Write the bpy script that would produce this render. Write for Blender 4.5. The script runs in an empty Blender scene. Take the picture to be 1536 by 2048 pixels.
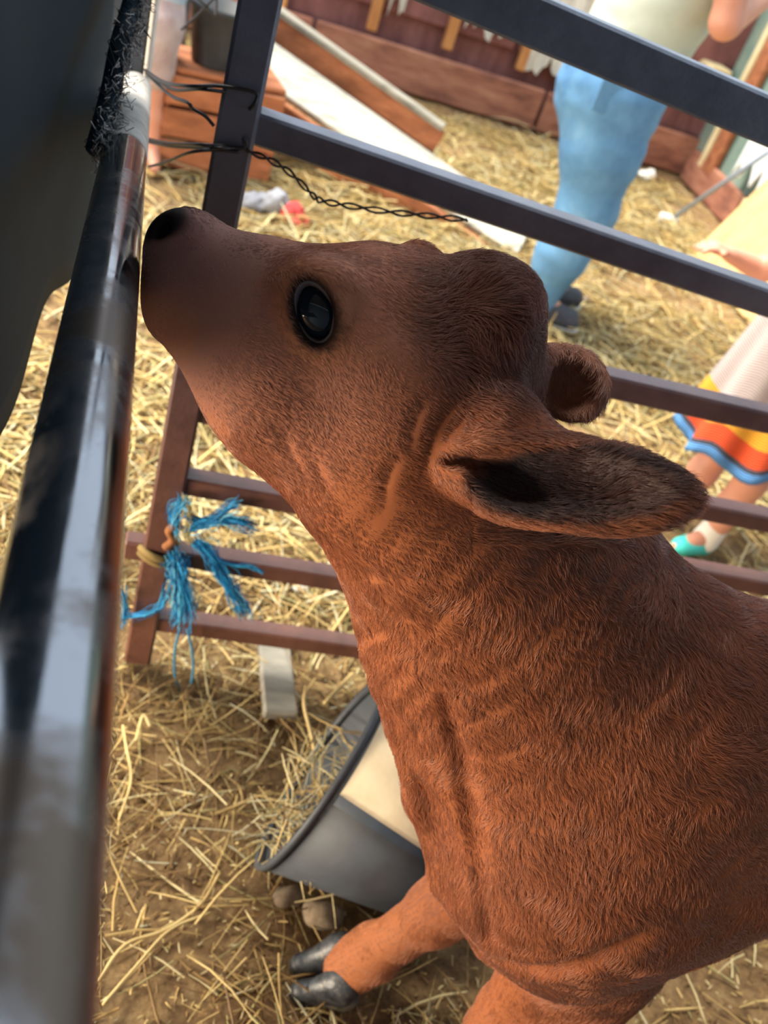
import bpy, math, random
import numpy as np
from mathutils import Vector, Matrix

# ------------------------------------------------------------------ camera, world, lights, exposure
random.seed(7)
rng = np.random.default_rng(7)
SC = bpy.context.scene
COL = SC.collection
FPX, CAM_H = 1800.0, 1.2
_d = np.array([-856., 2240., FPX]); _d /= np.linalg.norm(_d)
_b = np.array([6232., 1376., FPX]); _b /= np.linalg.norm(_b)
_X = _b - (_b @ _d) * _d; _X /= np.linalg.norm(_X)
_Z = -_d
_Y = np.cross(_Z, _X)
RW = np.array([_X, _Y, _Z])            # world = RW @ (right, down, forward)

cam_data = bpy.data.cameras.new('camera')
cam = bpy.data.objects.new('camera', cam_data)
COL.objects.link(cam)
cam_data.sensor_fit = 'VERTICAL'
cam_data.sensor_height = 36.0
cam_data.sensor_width = 27.0
cam_data.lens = FPX / 2048.0 * 36.0
cam_data.clip_start = 0.02
cam_data.dof.use_dof = True
cam_data.dof.focus_distance = 0.62
cam_data.dof.aperture_fstop = cam_data.lens / 4.2
_M = np.column_stack([RW[:, 0], -RW[:, 1], -RW[:, 2]])
cam.matrix_world = Matrix([list(_M[0]) + [0], list(_M[1]) + [0], list(_M[2]) + [CAM_H], [0, 0, 0, 1]])
SC.camera = cam

world = bpy.data.worlds.new('world')
SC.world = world
world.use_nodes = True
bg = world.node_tree.nodes['Background']
bg.inputs[0].default_value = (0.76, 0.88, 1.0, 1)
bg.inputs[1].default_value = 1.0

def add_light(name, kind, loc, aim, energy, color, size=1.0, size_y=None):
    l = bpy.data.lights.new(name, kind)
    l.energy = energy
    l.color = color
    if kind == 'AREA':
        l.size = size
        if size_y:
            l.shape = 'RECTANGLE'; l.size_y = size_y
    if kind == 'SUN':
        l.angle = size
    o = bpy.data.objects.new(name, l)
    COL.objects.link(o)
    o.location = loc
    o.rotation_euler = (Vector(aim) - Vector(loc)).to_track_quat('-Z', 'Y').to_euler()
    o['kind'] = 'helper'
    return o

add_light('sun', 'SUN', (-1.0, 3.9, 5.4), (1.2, 2.6, 0.0), 5.2, (1.0, 0.93, 0.80), 0.55)
# added lamp for warm light from low left, source unseen
add_light('low_warm_fill', 'AREA', (-2.12, 0.02, 0.32), (0.3, 0.45, 0.62), 88.0, (1.0, 0.84, 0.64), 1.4, 0.42)

SC.view_settings.view_transform = 'Standard'
SC.view_settings.look = 'None'
SC.view_settings.gamma = 1.0
SC.view_settings.use_curve_mapping = False
SC.view_settings.exposure = 0.85
SC.cycles.use_denoising = True
SC.cycles.max_bounces = 6
SC.cycles.transparent_max_bounces = 8

# ------------------------------------------------------------------ helpers
def ray(u, v):
    return RW @ np.array([u - 768.0, v - 1024.0, FPX])

def at(u, v, z=None, X=None, Y=None, Z=None):
    r = ray(u, v)
    if z is not None: s = z / FPX
    elif X is not None: s = X / r[0]
    elif Y is not None: s = Y / r[1]
    else: s = (Z - CAM_H) / r[2]
    p = r * s
    p[2] += CAM_H
    return p

def srgb(r, g, b):
    f = lambda c: (c / 255.0 / 12.92) if c / 255.0 <= 0.04045 else ((c / 255.0 + 0.055) / 1.055) ** 2.4
    return (f(r), f(g), f(b), 1.0)

class NT:
    def __init__(self, name):
        self.m = bpy.data.materials.new(name)
        self.m.use_nodes = True
        self.t = self.m.node_tree
        self.b = self.t.nodes['Principled BSDF']
    def n(self, kind, **kw):
        nd = self.t.nodes.new(kind)
        for k, v in kw.items():
            if k.startswith('i_'):
                key = k[2:]
                key = int(key) if key.isdigit() else key.replace('_', ' ')
                nd.inputs[key].default_value = v
            else:
                setattr(nd, k, v)
        return nd
    def l(self, a, b):
        self.t.links.new(a, b)
    def noise(self, scale, detail=4, rough=0.6, vec=None, dist=0.0):
        nd = self.n('ShaderNodeTexNoise', i_Scale=scale, i_Detail=detail, i_Roughness=rough, i_Distortion=dist)
        if vec is not None: self.l(vec, nd.inputs['Vector'])
        return nd.outputs[0]
    def ramp(self, fac, stops):
        r = self.n('ShaderNodeValToRGB')
        e = r.color_ramp.elements
        while len(e) < len(stops): e.new(0.5)
        for el, (p, c) in zip(e, stops):
            el.position = p; el.color = c
        self.l(fac, r.inputs[0])
        return r.outputs[0]
    def obj(self, scale=(1, 1, 1)):
        tc = self.n('ShaderNodeTexCoord')
        mp = self.n('ShaderNodeMapping')
        mp.inputs['Scale'].default_value = scale
        self.l(tc.outputs['Object'], mp.inputs[0])
        return mp.outputs[0]
    def bump(self, h, strength=0.3, dist=0.01):
        b = self.n('ShaderNodeBump', i_Strength=strength, i_Distance=dist)
        self.l(h, b.inputs['Height'])
        self.l(b.outputs[0], self.b.inputs['Normal'])
    def base(self, c):
        if isinstance(c, tuple): self.b.inputs['Base Color'].default_value = c
        else: self.l(c, self.b.inputs['Base Color'])
        return self
    def set(self, **kw):
        for k, v in kw.items():
            self.b.inputs[k.replace('_', ' ')].default_value = v
        return self

def mottled(name, stops, scale=8, stretch=(1, 1, 1), rough=0.7, metal=0.0, bump=0.2, bscale=40, detail=6):
    t = NT(name)
    v = t.obj(stretch)
    t.base(t.ramp(t.noise(scale, detail, 0.65, v), stops))
    t.set(Roughness=rough, Metallic=metal)
    if bump: t.bump(t.noise(bscale, 5, 0.6, v), bump, 0.004)
    return t.m

def plain(name, c, rough=0.7, metal=0.0):
    t = NT(name); t.base(c).set(Roughness=rough, Metallic=metal)
    return t.m

def mesh_from(name, verts, faces, smooth=False):
    me = bpy.data.meshes.new(name)
    me.from_pydata([tuple(v) for v in verts], [], [tuple(f) for f in faces])
    if smooth:
        me.polygons.foreach_set('use_smooth', [True] * len(me.polygons))
    me.update()
    return me

def link(name, data, mat=None, parent=None, label=None, cat=None, group=None, kind=None):
    o = bpy.data.objects.new(name, data)
    COL.objects.link(o)
    if mat is not None and data is not None:
        data.materials.clear(); data.materials.append(mat)
    if parent is not None:
        o.parent = parent
        bpy.context.view_layer.update()
        o.matrix_parent_inverse = parent.matrix_world.inverted()
    if label: o['label'] = label
    if cat: o['category'] = cat
    if group: o['group'] = group
    if kind: o['kind'] = kind
    return o

def empty(name, loc, label, cat, group=None):
    o = link(name, None, label=label, cat=cat, group=group)
    o.location = tuple(loc)
    bpy.context.view_layer.update()
    return o

class MB:
    def __init__(self): self.v = []; self.f = []
    def box(self, c, sx, sy, sz, ax=None, bev=0.0):
        """chamfered box; ax = 3x3 rows of axes"""
        ax = np.eye(3) if ax is None else np.array(ax, float)
        c = np.array(c, float)
        hx, hy, hz = sx / 2, sy / 2, sz / 2
        b = min(bev, hx * .9, hy * .9, hz * .9)
        base = len(self.v)
        if b <= 0:
            for sx_ in (-1, 1):
                for sy_ in (-1, 1):
                    for sz_ in (-1, 1):
                        self.v.append(c + ax[0] * hx * sx_ + ax[1] * hy * sy_ + ax[2] * hz * sz_)
            for q in ((0, 1, 3, 2), (4, 6, 7, 5), (0, 4, 5, 1), (2, 3, 7, 6), (0, 2, 6, 4), (1, 5, 7, 3)):
                self.f.append([base + i for i in q])
            return self
        # 24-vertex chamfer: built by convex hull of points grouped per corner
        idx = {}
        for sx_ in (-1, 1):
            for sy_ in (-1, 1):
                for sz_ in (-1, 1):
                    for k in range(3):
                        o = [hx - b, hy - b, hz - b]; o[k] += b
                        idx[(sx_, sy_, sz_, k)] = len(self.v)
                        self.v.append(c + ax[0] * o[0] * sx_ + ax[1] * o[1] * sy_ + ax[2] * o[2] * sz_)
        s = (-1, 1)
        for k in range(3):
            for sg in s:
                q = []
                for (a, bb) in ((-1, -1), (1, -1), (1, 1), (-1, 1)):
                    t = [a, bb]; t.insert(k, sg); q.append(idx[(t[0], t[1], t[2], k)])
                self.f.append(q if (sg > 0) != (k == 1) else q[::-1])
        for k in range(3):      # edges parallel to axis k
            i, j = [m for m in range(3) if m != k]
            for a in s:
                for bb in s:
                    def key(e, kk):
                        t = [0, 0, 0]; t[k] = e; t[i] = a; t[j] = bb
                        return idx[(t[0], t[1], t[2], kk)]
                    self.f.append([key(-1, i), key(1, i), key(1, j), key(-1, j)])
        for a in s:
            for bb in s:
                for cc in s:
                    self.f.append([idx[(a, bb, cc, k)] for k in range(3)])
        return self
    def tube(self, pts, rad, n=8, caps=True):
        pts = [np.array(p, float) for p in pts]
        rads = rad if hasattr(rad, '__len__') else [rad] * len(pts)
        base = len(self.v)
        ref = None
        for i, p in enumerate(pts):
            t = pts[min(i + 1, len(pts) - 1)] - pts[max(i - 1, 0)]
            t /= (np.linalg.norm(t) + 1e-9)
            if ref is None:
                ref = np.array([0, 0, 1.0]) if abs(t[2]) < .9 else np.array([1.0, 0, 0])
            e1 = ref - (ref @ t) * t; e1 /= (np.linalg.norm(e1) + 1e-9)
            e2 = np.cross(t, e1); ref = e1
            for k in range(n):
                a = 2 * math.pi * k / n
                self.v.append(p + rads[i] * (math.cos(a) * e1 + math.sin(a) * e2))
        for i in range(len(pts) - 1):
            for k in range(n):
                a = base + i * n + k; b = base + i * n + (k + 1) % n
                self.f.append([a, b, b + n, a + n])
        if caps:
            self.f.append([base + k for k in range(n)][::-1])
            self.f.append([base + (len(pts) - 1) * n + k for k in range(n)])
        return self
    def build(self, name, mat, parent=None, smooth=False, **kw):
        return link(name, mesh_from(name, self.v, self.f, smooth), mat, parent, **kw)

def axes_from(a, b, up=(0, 0, 1)):
    """frame whose x runs a->b"""
    x = np.array(b, float) - np.array(a, float); L = np.linalg.norm(x); x /= L
    up = np.array(up, float)
    z = up - (up @ x) * x; z /= np.linalg.norm(z)
    y = np.cross(z, x)
    return np.array([x, y, z]), L

def smooth_path(pts, n=6):
    pts = [np.array(p, float) for p in pts]
    out = []
    P_ = [2 * pts[0] - pts[1]] + pts + [2 * pts[-1] - pts[-2]]
    for i in range(1, len(P_) - 2):
        for k in range(n):
            t = k / n
            p0, p1, p2, p3 = P_[i - 1], P_[i], P_[i + 1], P_[i + 2]
            out.append(0.5 * (2 * p1 + (p2 - p0) * t + (2 * p0 - 5 * p1 + 4 * p2 - p3) * t * t + (3 * p1 - p0 - 3 * p2 + p3) * t ** 3))
    out.append(pts[-1])
    return out

# ---- signed distance fields and surface nets (one continuous skin for bodies)
class Field:
    def __init__(self, gx, gy, gz):
        self.g = [np.asarray(a, np.float32) for a in (gx, gy, gz)]
        self.F = np.full([len(a) for a in self.g], 0.3, np.float32)
    def region(self, lo, hi):
        sl = []
        for a, l, h in zip(self.g, lo, hi):
            i0 = max(int(np.searchsorted(a, l)) - 1, 0); i1 = min(int(np.searchsorted(a, h)) + 1, len(a))
            if i1 <= i0: return None
            sl.append(slice(i0, i1))
        return tuple(sl)
    def grid(self, sl):
        return (self.g[0][sl[0]][:, None, None], self.g[1][sl[1]][None, :, None], self.g[2][sl[2]][None, None, :])
    def put(self, sl, D, blend, op='add'):
        A = self.F[sl]
        if op == 'add':
            h = np.clip(blend - np.abs(A - D), 0, None) / max(blend, 1e-6)
            self.F[sl] = np.minimum(A, D) - h * h * blend * 0.25
        else:
            D = -D
            h = np.clip(blend - np.abs(A - D), 0, None) / max(blend, 1e-6)
            self.F[sl] = np.maximum(A, D) + h * h * blend * 0.25
    def cone(self, a, ra, b, rb, k=1.0, blend=0.03, op='add', lat=None):
        """round cone a->b, squashed by k along the lateral axis (default world Y)"""
        a = np.array(a, float); b = np.array(b, float)
        m = max(ra, rb) * max(1, k) + blend + 0.02
        sl = self.region(np.minimum(a, b) - m, np.maximum(a, b) + m)
        if sl is None: return
        x, y, z = self.grid(sl)
        L = np.array([0, 1.0, 0]) if lat is None else np.array(lat, float) / np.linalg.norm(lat)
        px, py, pz = x - a[0], y - a[1], z - a[2]
        d = b - a
        w = (1.0 / k - 1.0)
        s = (px * L[0] + py * L[1] + pz * L[2]) * w
        px, py, pz = px + s * L[0], py + s * L[1], pz + s * L[2]
        d = d + L * ((d @ L) * w)
        dd = float(d @ d) + 1e-12
        t = np.clip((px * d[0] + py * d[1] + pz * d[2]) / dd, 0, 1)
        D = np.sqrt((px - t * d[0]) ** 2 + (py - t * d[1]) ** 2 + (pz - t * d[2]) ** 2) - (ra + (rb - ra) * t)
        self.put(sl, (D * min(1.0, k)).astype(np.float32), blend, op)
    def ell(self, c, ax, r, blend=0.02, op='add'):
        c = np.array(c, float); ax = np.array(ax, float)
        m = max(r) + blend + 0.02
        sl = self.region(c - m, c + m)
        if sl is None: return
        x, y, z = self.grid(sl)
        q = 0
        for i in range(3):
            q = q + (((x - c[0]) * ax[i][0] + (y - c[1]) * ax[i][1] + (z - c[2]) * ax[i][2]) / r[i]) ** 2
        n = np.sqrt(q)
        g = 0
        for i in range(3):
            g = g + (((x - c[0]) * ax[i][0] + (y - c[1]) * ax[i][1] + (z - c[2]) * ax[i][2]) / r[i] ** 2) ** 2
        D = n * (n - 1.0) / np.sqrt(g + 1e-9)
        self.put(sl, np.maximum(D, -min(r)).astype(np.float32), blend, op)
    def sample(self, P):
        idx = []; fr = []
        for k in range(3):
            a = self.g[k]
            i = np.clip(np.searchsorted(a, P[:, k]) - 1, 0, len(a) - 2)
            idx.append(i); fr.append(np.clip((P[:, k] - a[i]) / (a[i + 1] - a[i]), 0, 1))
        out = 0
        for dx in (0, 1):
            for dy in (0, 1):
                for dz in (0, 1):
                    w = (fr[0] if dx else 1 - fr[0]) * (fr[1] if dy else 1 - fr[1]) * (fr[2] if dz else 1 - fr[2])
                    out = out + w * self.F[idx[0] + dx, idx[1] + dy, idx[2] + dz]
        return out
    def nets(self):
        F = self.F; S = F < 0
        nx, ny, nz = F.shape
        c = np.zeros((nx - 1, ny - 1, nz - 1), np.int8)
        for dx in (0, 1):
            for dy in (0, 1):
                for dz in (0, 1):
                    c += S[dx:nx - 1 + dx, dy:ny - 1 + dy, dz:nz - 1 + dz]
        I = np.argwhere((c > 0) & (c < 8))
        vid = np.full(c.shape, -1, np.int32)
        vid[I[:, 0], I[:, 1], I[:, 2]] = np.arange(len(I))
        acc = np.zeros((len(I), 3)); cnt = np.zeros(len(I))
        corner = [(dx, dy, dz) for dx in (0, 1) for dy in (0, 1) for dz in (0, 1)]
        for ci in corner:
            for ax in range(3):
                if ci[ax]: continue
                cj = list(ci); cj[ax] = 1
                A = I + np.array(ci); B = I + np.array(cj)
                fa = F[A[:, 0], A[:, 1], A[:, 2]]; fb = F[B[:, 0], B[:, 1], B[:, 2]]
                m = (fa < 0) != (fb < 0)
                t = fa[m] / (fa[m] - fb[m])
                pa = np.stack([self.g[k][A[m, k]] for k in range(3)], 1)
                pb = np.stack([self.g[k][B[m, k]] for k in range(3)], 1)
                acc[m] += pa + (pb - pa) * t[:, None]; cnt[m] += 1
        V = acc / cnt[:, None]
        Q = []
        for ax in range(3):
            o = [k for k in range(3) if k != ax]
            sa = [slice(None)] * 3; sb = [slice(None)] * 3
            sa[ax] = slice(0, -1); sb[ax] = slice(1, None)
            E_ = S[tuple(sa)] != S[tuple(sb)]
            J = np.argwhere(E_)
            ok = (J[:, o[0]] > 0) & (J[:, o[1]] > 0) & (J[:, o[0]] < F.shape[o[0]] - 1) & (J[:, o[1]] < F.shape[o[1]] - 1)
            J = J[ok]
            q = []
            for da, db in ((1, 1), (0, 1), (0, 0), (1, 0)):
                K = J.copy(); K[:, o[0]] -= da; K[:, o[1]] -= db
                q.append(vid[K[:, 0], K[:, 1], K[:, 2]])
            q = np.stack(q, 1)
            inside = S[J[:, 0], J[:, 1], J[:, 2]]
            flip = inside if ax != 1 else ~inside
            q[~flip] = q[~flip][:, ::-1]
            Q.append(q)
        return V, np.concatenate(Q)
    def mesh(self, name):
        V, Q = self.nets()
        me = bpy.data.meshes.new(name)
        me.vertices.add(len(V)); me.vertices.foreach_set('co', V.astype(np.float32).ravel())
        me.loops.add(len(Q) * 4); me.loops.foreach_set('vertex_index', Q.astype(np.int32).ravel())
        me.polygons.add(len(Q))
        me.polygons.foreach_set('loop_start', np.arange(0, len(Q) * 4, 4, dtype=np.int32))
        me.polygons.foreach_set('loop_total', np.full(len(Q), 4, np.int32))
        me.polygons.foreach_set('use_smooth', np.ones(len(Q), bool))
        me.update(calc_edges=True)
        me.validate()
        return me

def vnoise(P, scale, seed=0):
    """cheap smooth value noise on points, about -1..1"""
    r = np.random.default_rng(seed)
    out = np.zeros(len(P))
    for k in range(5):
        d = r.normal(size=3); d /= np.linalg.norm(d)
        d2 = r.normal(size=3); d2 /= np.linalg.norm(d2)
        ph = r.uniform(0, 6.28, 2)
        out += np.sin(P @ d * scale * r.uniform(.6, 1.5) + ph[0] + 1.3 * np.sin(P @ d2 * scale * .7 + ph[1]))
    return out / 3.0

NFUR = 450000
# ------------------------------------------------------------------ materials
M = {}
def floor_mat():
    t = NT('trodden_dirt_floor')
    v = t.obj()
    a = t.noise(3.0, 8, 0.7, v)
    b = t.noise(38, 6, 0.7, v)
    c1 = t.ramp(a, [(0.32, srgb(100, 72, 44)), (0.52, srgb(142, 110, 72)), (0.72, srgb(176, 150, 106))])
    c2 = t.ramp(b, [(0.35, srgb(64, 44, 28)), (0.55, srgb(150, 122, 82)), (0.8, srgb(200, 180, 134))])
    mx = t.n('ShaderNodeMixRGB', blend_type='MIX'); mx.inputs[0].default_value = 0.5
    t.l(c1, mx.inputs[1]); t.l(c2, mx.inputs[2])
    t.base(mx.outputs[0]).set(Roughness=0.95)
    t.bump(b, 0.9, 0.012)
    return t.m
M['floor'] = floor_mat()

def attr_mat(name, attr='tint', rough=0.75, spec=0.3, bump=None, transl=0.0):
    t = NT(name)
    a = t.n('ShaderNodeAttribute'); a.attribute_name = attr
    t.base(a.outputs['Color']).set(Roughness=rough)
    t.b.inputs['Specular IOR Level'].default_value = spec
    if bump: t.bump(t.noise(bump[0], 5, 0.6, t.obj()), bump[1], bump[2])
    return t.m
M['straw'] = attr_mat('dry_straw', rough=0.6, spec=0.35)
M['gate_old'] = mottled('worn_brown_gate_paint', [(0.30, srgb(52, 42, 46)), (0.50, srgb(78, 58, 56)), (0.66, srgb(104, 70, 58)), (0.8, srgb(138, 100, 82))], 14, (1, 1, 1), 0.42, 0.0, 0.35, 90)
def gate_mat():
    t = NT('gate_paint_rust_and_flare')
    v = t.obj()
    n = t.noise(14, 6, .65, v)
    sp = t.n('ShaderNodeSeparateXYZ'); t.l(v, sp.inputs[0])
    paint_flare = t.ramp(sp.outputs[2], [(.12, srgb(104, 68, 56)), (.42, srgb(90, 60, 54)), (.72, srgb(66, 52, 58)), (.98, srgb(92, 104, 124))])  # top stop is bluish lens flare put into the colour; rust tones below
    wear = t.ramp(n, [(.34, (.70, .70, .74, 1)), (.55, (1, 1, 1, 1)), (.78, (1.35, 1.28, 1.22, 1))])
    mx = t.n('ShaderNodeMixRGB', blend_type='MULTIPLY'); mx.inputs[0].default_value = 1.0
    t.l(paint_flare, mx.inputs[1]); t.l(wear, mx.inputs[2])
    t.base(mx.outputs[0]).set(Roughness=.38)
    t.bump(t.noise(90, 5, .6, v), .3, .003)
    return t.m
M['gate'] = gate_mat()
def pipe_mat():
    t = NT('dusty_polished_steel')
    v = t.obj((1, 1, 1))
    n = t.noise(9, 7, 0.65, v, 0.4)
    n2 = t.noise(60, 5, 0.7, t.obj((1.0, 0.12, 1.0)))
    # dust lies in patches along the tube
    dust = t.ramp(n, [(0.46, (0, 0, 0, 1)), (0.62, (1, 1, 1, 1))])
    scr = t.ramp(n2, [(0.55, (0, 0, 0, 1)), (0.75, (1, 1, 1, 1))])
    mx = t.n('ShaderNodeMixRGB'); t.l(dust, mx.inputs[0])
    mx.inputs[1].default_value = srgb(138, 140, 146); mx.inputs[2].default_value = srgb(92, 80, 70)
    t.base(mx.outputs[0])
    mr = t.n('ShaderNodeMapRange', i_1=0.0, i_2=1.0, i_3=0.13, i_4=0.36); t.l(dust, mr.inputs[0])
    ad = t.n('ShaderNodeMath', operation='MULTIPLY_ADD'); t.l(scr, ad.inputs[0]); ad.inputs[1].default_value = 0.12; t.l(mr.outputs[0], ad.inputs[2])
    t.l(ad.outputs[0], t.b.inputs['Roughness'])
    mm = t.n('ShaderNodeMapRange', i_1=0.0, i_2=1.0, i_3=1.0, i_4=0.6); t.l(dust, mm.inputs[0])
    t.l(mm.outputs[0], t.b.inputs['Metallic'])
    t.bump(n2, 0.05, 0.001)
    return t.m
M['pipe'] = pipe_mat()
M['sleeve'] = mottled('chalky_white_sleeve', [(0.3, srgb(150, 146, 140)), (0.6, srgb(206, 202, 196))], 30, rough=0.8, bump=0.2)
M['black'] = mottled('black_rubber_with_haze', [(0.3, srgb(16, 34, 46)), (0.7, srgb(24, 46, 60))], 3, rough=0.7, bump=0.05, bscale=7)  # slate blue of lens haze is mixed into the black
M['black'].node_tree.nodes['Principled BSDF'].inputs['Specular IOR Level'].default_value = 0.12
M['steel_dark'] = mottled('dark_blue_painted_steel', [(0.3, srgb(34, 42, 52)), (0.7, srgb(52, 62, 74))], 10, rough=0.45, bump=0.1)
M['fuzz'] = attr_mat('black_and_grey_yarn', rough=0.8)
M['wire'] = plain('dark_wire', srgb(52, 52, 56), 0.45, 0.6)
M['twine'] = attr_mat('plastic_baling_twine', rough=0.5, spec=0.4)
M['wood_red'] = mottled('red_brown_boards', [(0.3, srgb(120, 76, 64)), (0.5, srgb(164, 108, 86)), (0.75, srgb(192, 140, 112))], 5, (1, 1, 4), 0.8, bump=0.3, bscale=30)
M['wood_dark'] = mottled('dark_red_backing_boards', [(0.3, srgb(110, 66, 66)), (0.7, srgb(156, 104, 98))], 4, (3, 1, 1), 0.85, bump=0.3)
M['wood_orange'] = mottled('fresh_orange_timber', [(0.3, srgb(176, 112, 62)), (0.7, srgb(222, 160, 98))], 6, (6, 6, 1), 0.75, bump=0.2)
M['wood_brown'] = mottled('orange_brown_plank', [(0.3, srgb(128, 76, 48)), (0.55, srgb(166, 102, 66)), (0.8, srgb(190, 130, 90))], 5, (1, 5, 5), 0.8, bump=0.2)
M['wood_grey'] = mottled('weathered_pale_grey_plank', [(0.28, srgb(120, 118, 108)), (0.45, srgb(178, 176, 164)), (0.8, srgb(212, 210, 198))], 9, (1, 4, 4), 0.85, bump=0.3)
M['ply'] = mottled('tan_plywood', [(0.3, srgb(206, 166, 108)), (0.7, srgb(234, 200, 140))], 4, (1, 5, 1), 0.75, bump=0.1)
M['teal'] = mottled('teal_paint', [(0.3, srgb(92, 118, 112)), (0.5, srgb(126, 150, 140)), (0.78, srgb(164, 170, 146))], 5, (2, 2, .6), 0.75, bump=0.2)
M['white'] = mottled('peeling_white_sheet', [(0.3, srgb(176, 170, 160)), (0.6, srgb(226, 222, 212))], 9, (2, 2, .6), 0.8, bump=0.2)
M['plastic_white'] = plain('bright_white_plastic', srgb(236, 240, 240), 0.5)
M['cream'] = mottled('cream_board', [(0.3, srgb(208, 186, 140)), (0.7, srgb(236, 220, 176))], 6, rough=0.8)
M['roof'] = mottled('barn_roof_boards', [(0.3, srgb(120, 74, 42)), (0.7, srgb(176, 116, 70))], 3, (6, 1, 1), 0.8)
M['tin'] = mottled('cool_bounce_tin', [(0.3, srgb(92, 106, 124)), (0.7, srgb(118, 134, 152))], 3, (8, 1, 1), 0.6)  # bluish tone chosen so the unseen wall bounces cool light
M['rafter'] = mottled('dark_unseen_roof_boards', [(0.3, srgb(70, 64, 62)), (0.7, srgb(98, 90, 86))], 3, (6, 1, 1), 0.8)
M['drum'] = mottled('grey_black_plastic_drum', [(0.3, srgb(38, 40, 44)), (0.7, srgb(66, 72, 80))], 6, rough=0.58, bump=0.1)
M['drum_tan'] = mottled('dusty_tan_wrap', [(0.3, srgb(168, 150, 122)), (0.7, srgb(206, 190, 160))], 10, rough=0.8, bump=0.1)
M['board_grey'] = mottled('grey_slat_on_floor', [(0.3, srgb(112, 108, 98)), (0.7, srgb(158, 152, 138))], 8, (1, 5, 1), 0.85)
M['rag_grey'] = mottled('grey_cloth', [(0.3, srgb(120, 122, 132)), (0.7, srgb(168, 170, 178))], 12, rough=0.9)
M['rag_red'] = plain('red_cloth', srgb(206, 72, 70), 0.85)
M['paper'] = plain('white_scrap', srgb(226, 222, 212), 0.8)

# ------------------------------------------------------------------ the setting
def ground_h(x, y):
    x = np.asarray(x, float); y = np.asarray(y, float)
    return (0.010 * np.sin(5.1 * x + 1.3 * np.sin(3.3 * y)) * np.sin(4.2 * y + .7) + 0.006 * np.sin(17 * x + 2 * np.sin(11 * y)) * np.sin(15 * y + x)
            + 0.0035 * np.sin(47 * x + 3 * np.sin(31 * y)) * np.sin(41 * y + 2 * np.sin(23 * x))) - 0.006

def make_floor():
    gx = np.concatenate([np.linspace(-4, -.8, 20, endpoint=False), np.linspace(-.8, 1.6, 200, endpoint=False), np.linspace(1.6, 6, 90)])
    gy = np.concatenate([np.linspace(-3, -.1, 16, endpoint=False), np.linspace(-.1, 2.4, 200, endpoint=False), np.linspace(2.4, 6.2, 110)])
    X, Y = np.meshgrid(gx, gy, indexing='ij')
    Z = ground_h(X, Y)
    V = np.stack([X, Y, Z], -1).reshape(-1, 3)
    nx, ny = len(gx), len(gy)
    i, j = np.meshgrid(np.arange(nx - 1), np.arange(ny - 1), indexing='ij')
    a = (i * ny + j).ravel()
    Fc = np.stack([a, a + ny, a + ny + 1, a + 1], 1)
    me = mesh_from('floor', V, Fc, True)
    return link('floor', me, M['floor'], kind='structure')
make_floor()

ceil = MB().box((0.0, -0.25, 2.75), 7.0, 2.86, 0.06)  # unseen roof; far edge and dark tone set for light on calf and pipe
ceil.build('unseen_ceiling', M['rafter'], kind='structure')

def jagged_sheet(x0, x1, z0, z1, y, th, seed, depth=0.12, steps=14):
    """thick sheet with a torn lower edge, in a plane of constant y"""
    r = random.Random(seed)
    mb = MB()
    xs = np.linspace(x0, x1, steps)
    low = [z0 + r.random() * depth * (1 if i % 2 else .5) for i in range(steps)]
    for yy in (y, y + th):
        for i, x in enumerate(xs): mb.v.append(np.array([x, yy + 0.01 * math.sin(i * 1.3 + seed), low[i]]))
        for i, x in enumerate(xs): mb.v.append(np.array([x, yy + 0.01 * math.sin(i * .9 + seed), z1]))
    n = steps
    for i in range(n - 1):
        mb.f.append([i, i + 1, n + i + 1, n + i])
        mb.f.append([2 * n + i, 3 * n + i, 3 * n + i + 1, 2 * n + i + 1])
        mb.f.append([i, 2 * n + i, 2 * n + i + 1, i + 1])
    mb.f.append([0, n, 3 * n, 2 * n]); mb.f.append([n - 1, 3 * n - 1, 4 * n - 1, 2 * n - 1])
    return mb

YW = 5.18
wb = MB().box((0.3, YW + 0.10, 0.80), 5.2, 0.04, 1.6).build('wall_back', M['wood_dark'], kind='structure')
# kick planks along the foot of the wall, then rails and battens
for k in range(4):
    L = 1.28
    MB().box((-1.60 + k * 1.3, YW - 0.02 - .004 * (k % 2), 0.115), L, 0.04, 0.21, bev=.008).build('plank', M['wood_red'], wb)
for k in range(7):
    MB().box((-2.0 + k * 0.76, YW + 0.055, .95), 0.735, 0.03, 1.20, bev=.006).build('plank', M['wood_dark'], wb)
for k, (u, v) in enumerate([(893, 100), (1040, 142), (742, 62), (560, 20), (1130, 180)]):
    p = at(u, v, Y=YW)
    MB().box((p[0], YW + 0.02, (p[2] + 1.6) / 2), 0.055, 0.05, 1.6 - p[2], bev=.006).build('batten', M['wood_orange'], wb)
for k, (ua, va, ub, vb, dz, dp) in enumerate([(915, 100, 1030, 120, 0.10, .22), (1052, 130, 1125, 170, -0.02, .14), (745, 40, 800, 50, .05, .2), (800, 30, 880, 60, .24, .2)]):
    a = at(ua, va, Y=YW); b = at(ub, vb, Y=YW)
    jagged_sheet(a[0], b[0], a[2] + dz - .02, 1.55, YW - 0.002, 0.012, k + 3, dp).build('torn_sheet', M['white'], wb)

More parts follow.
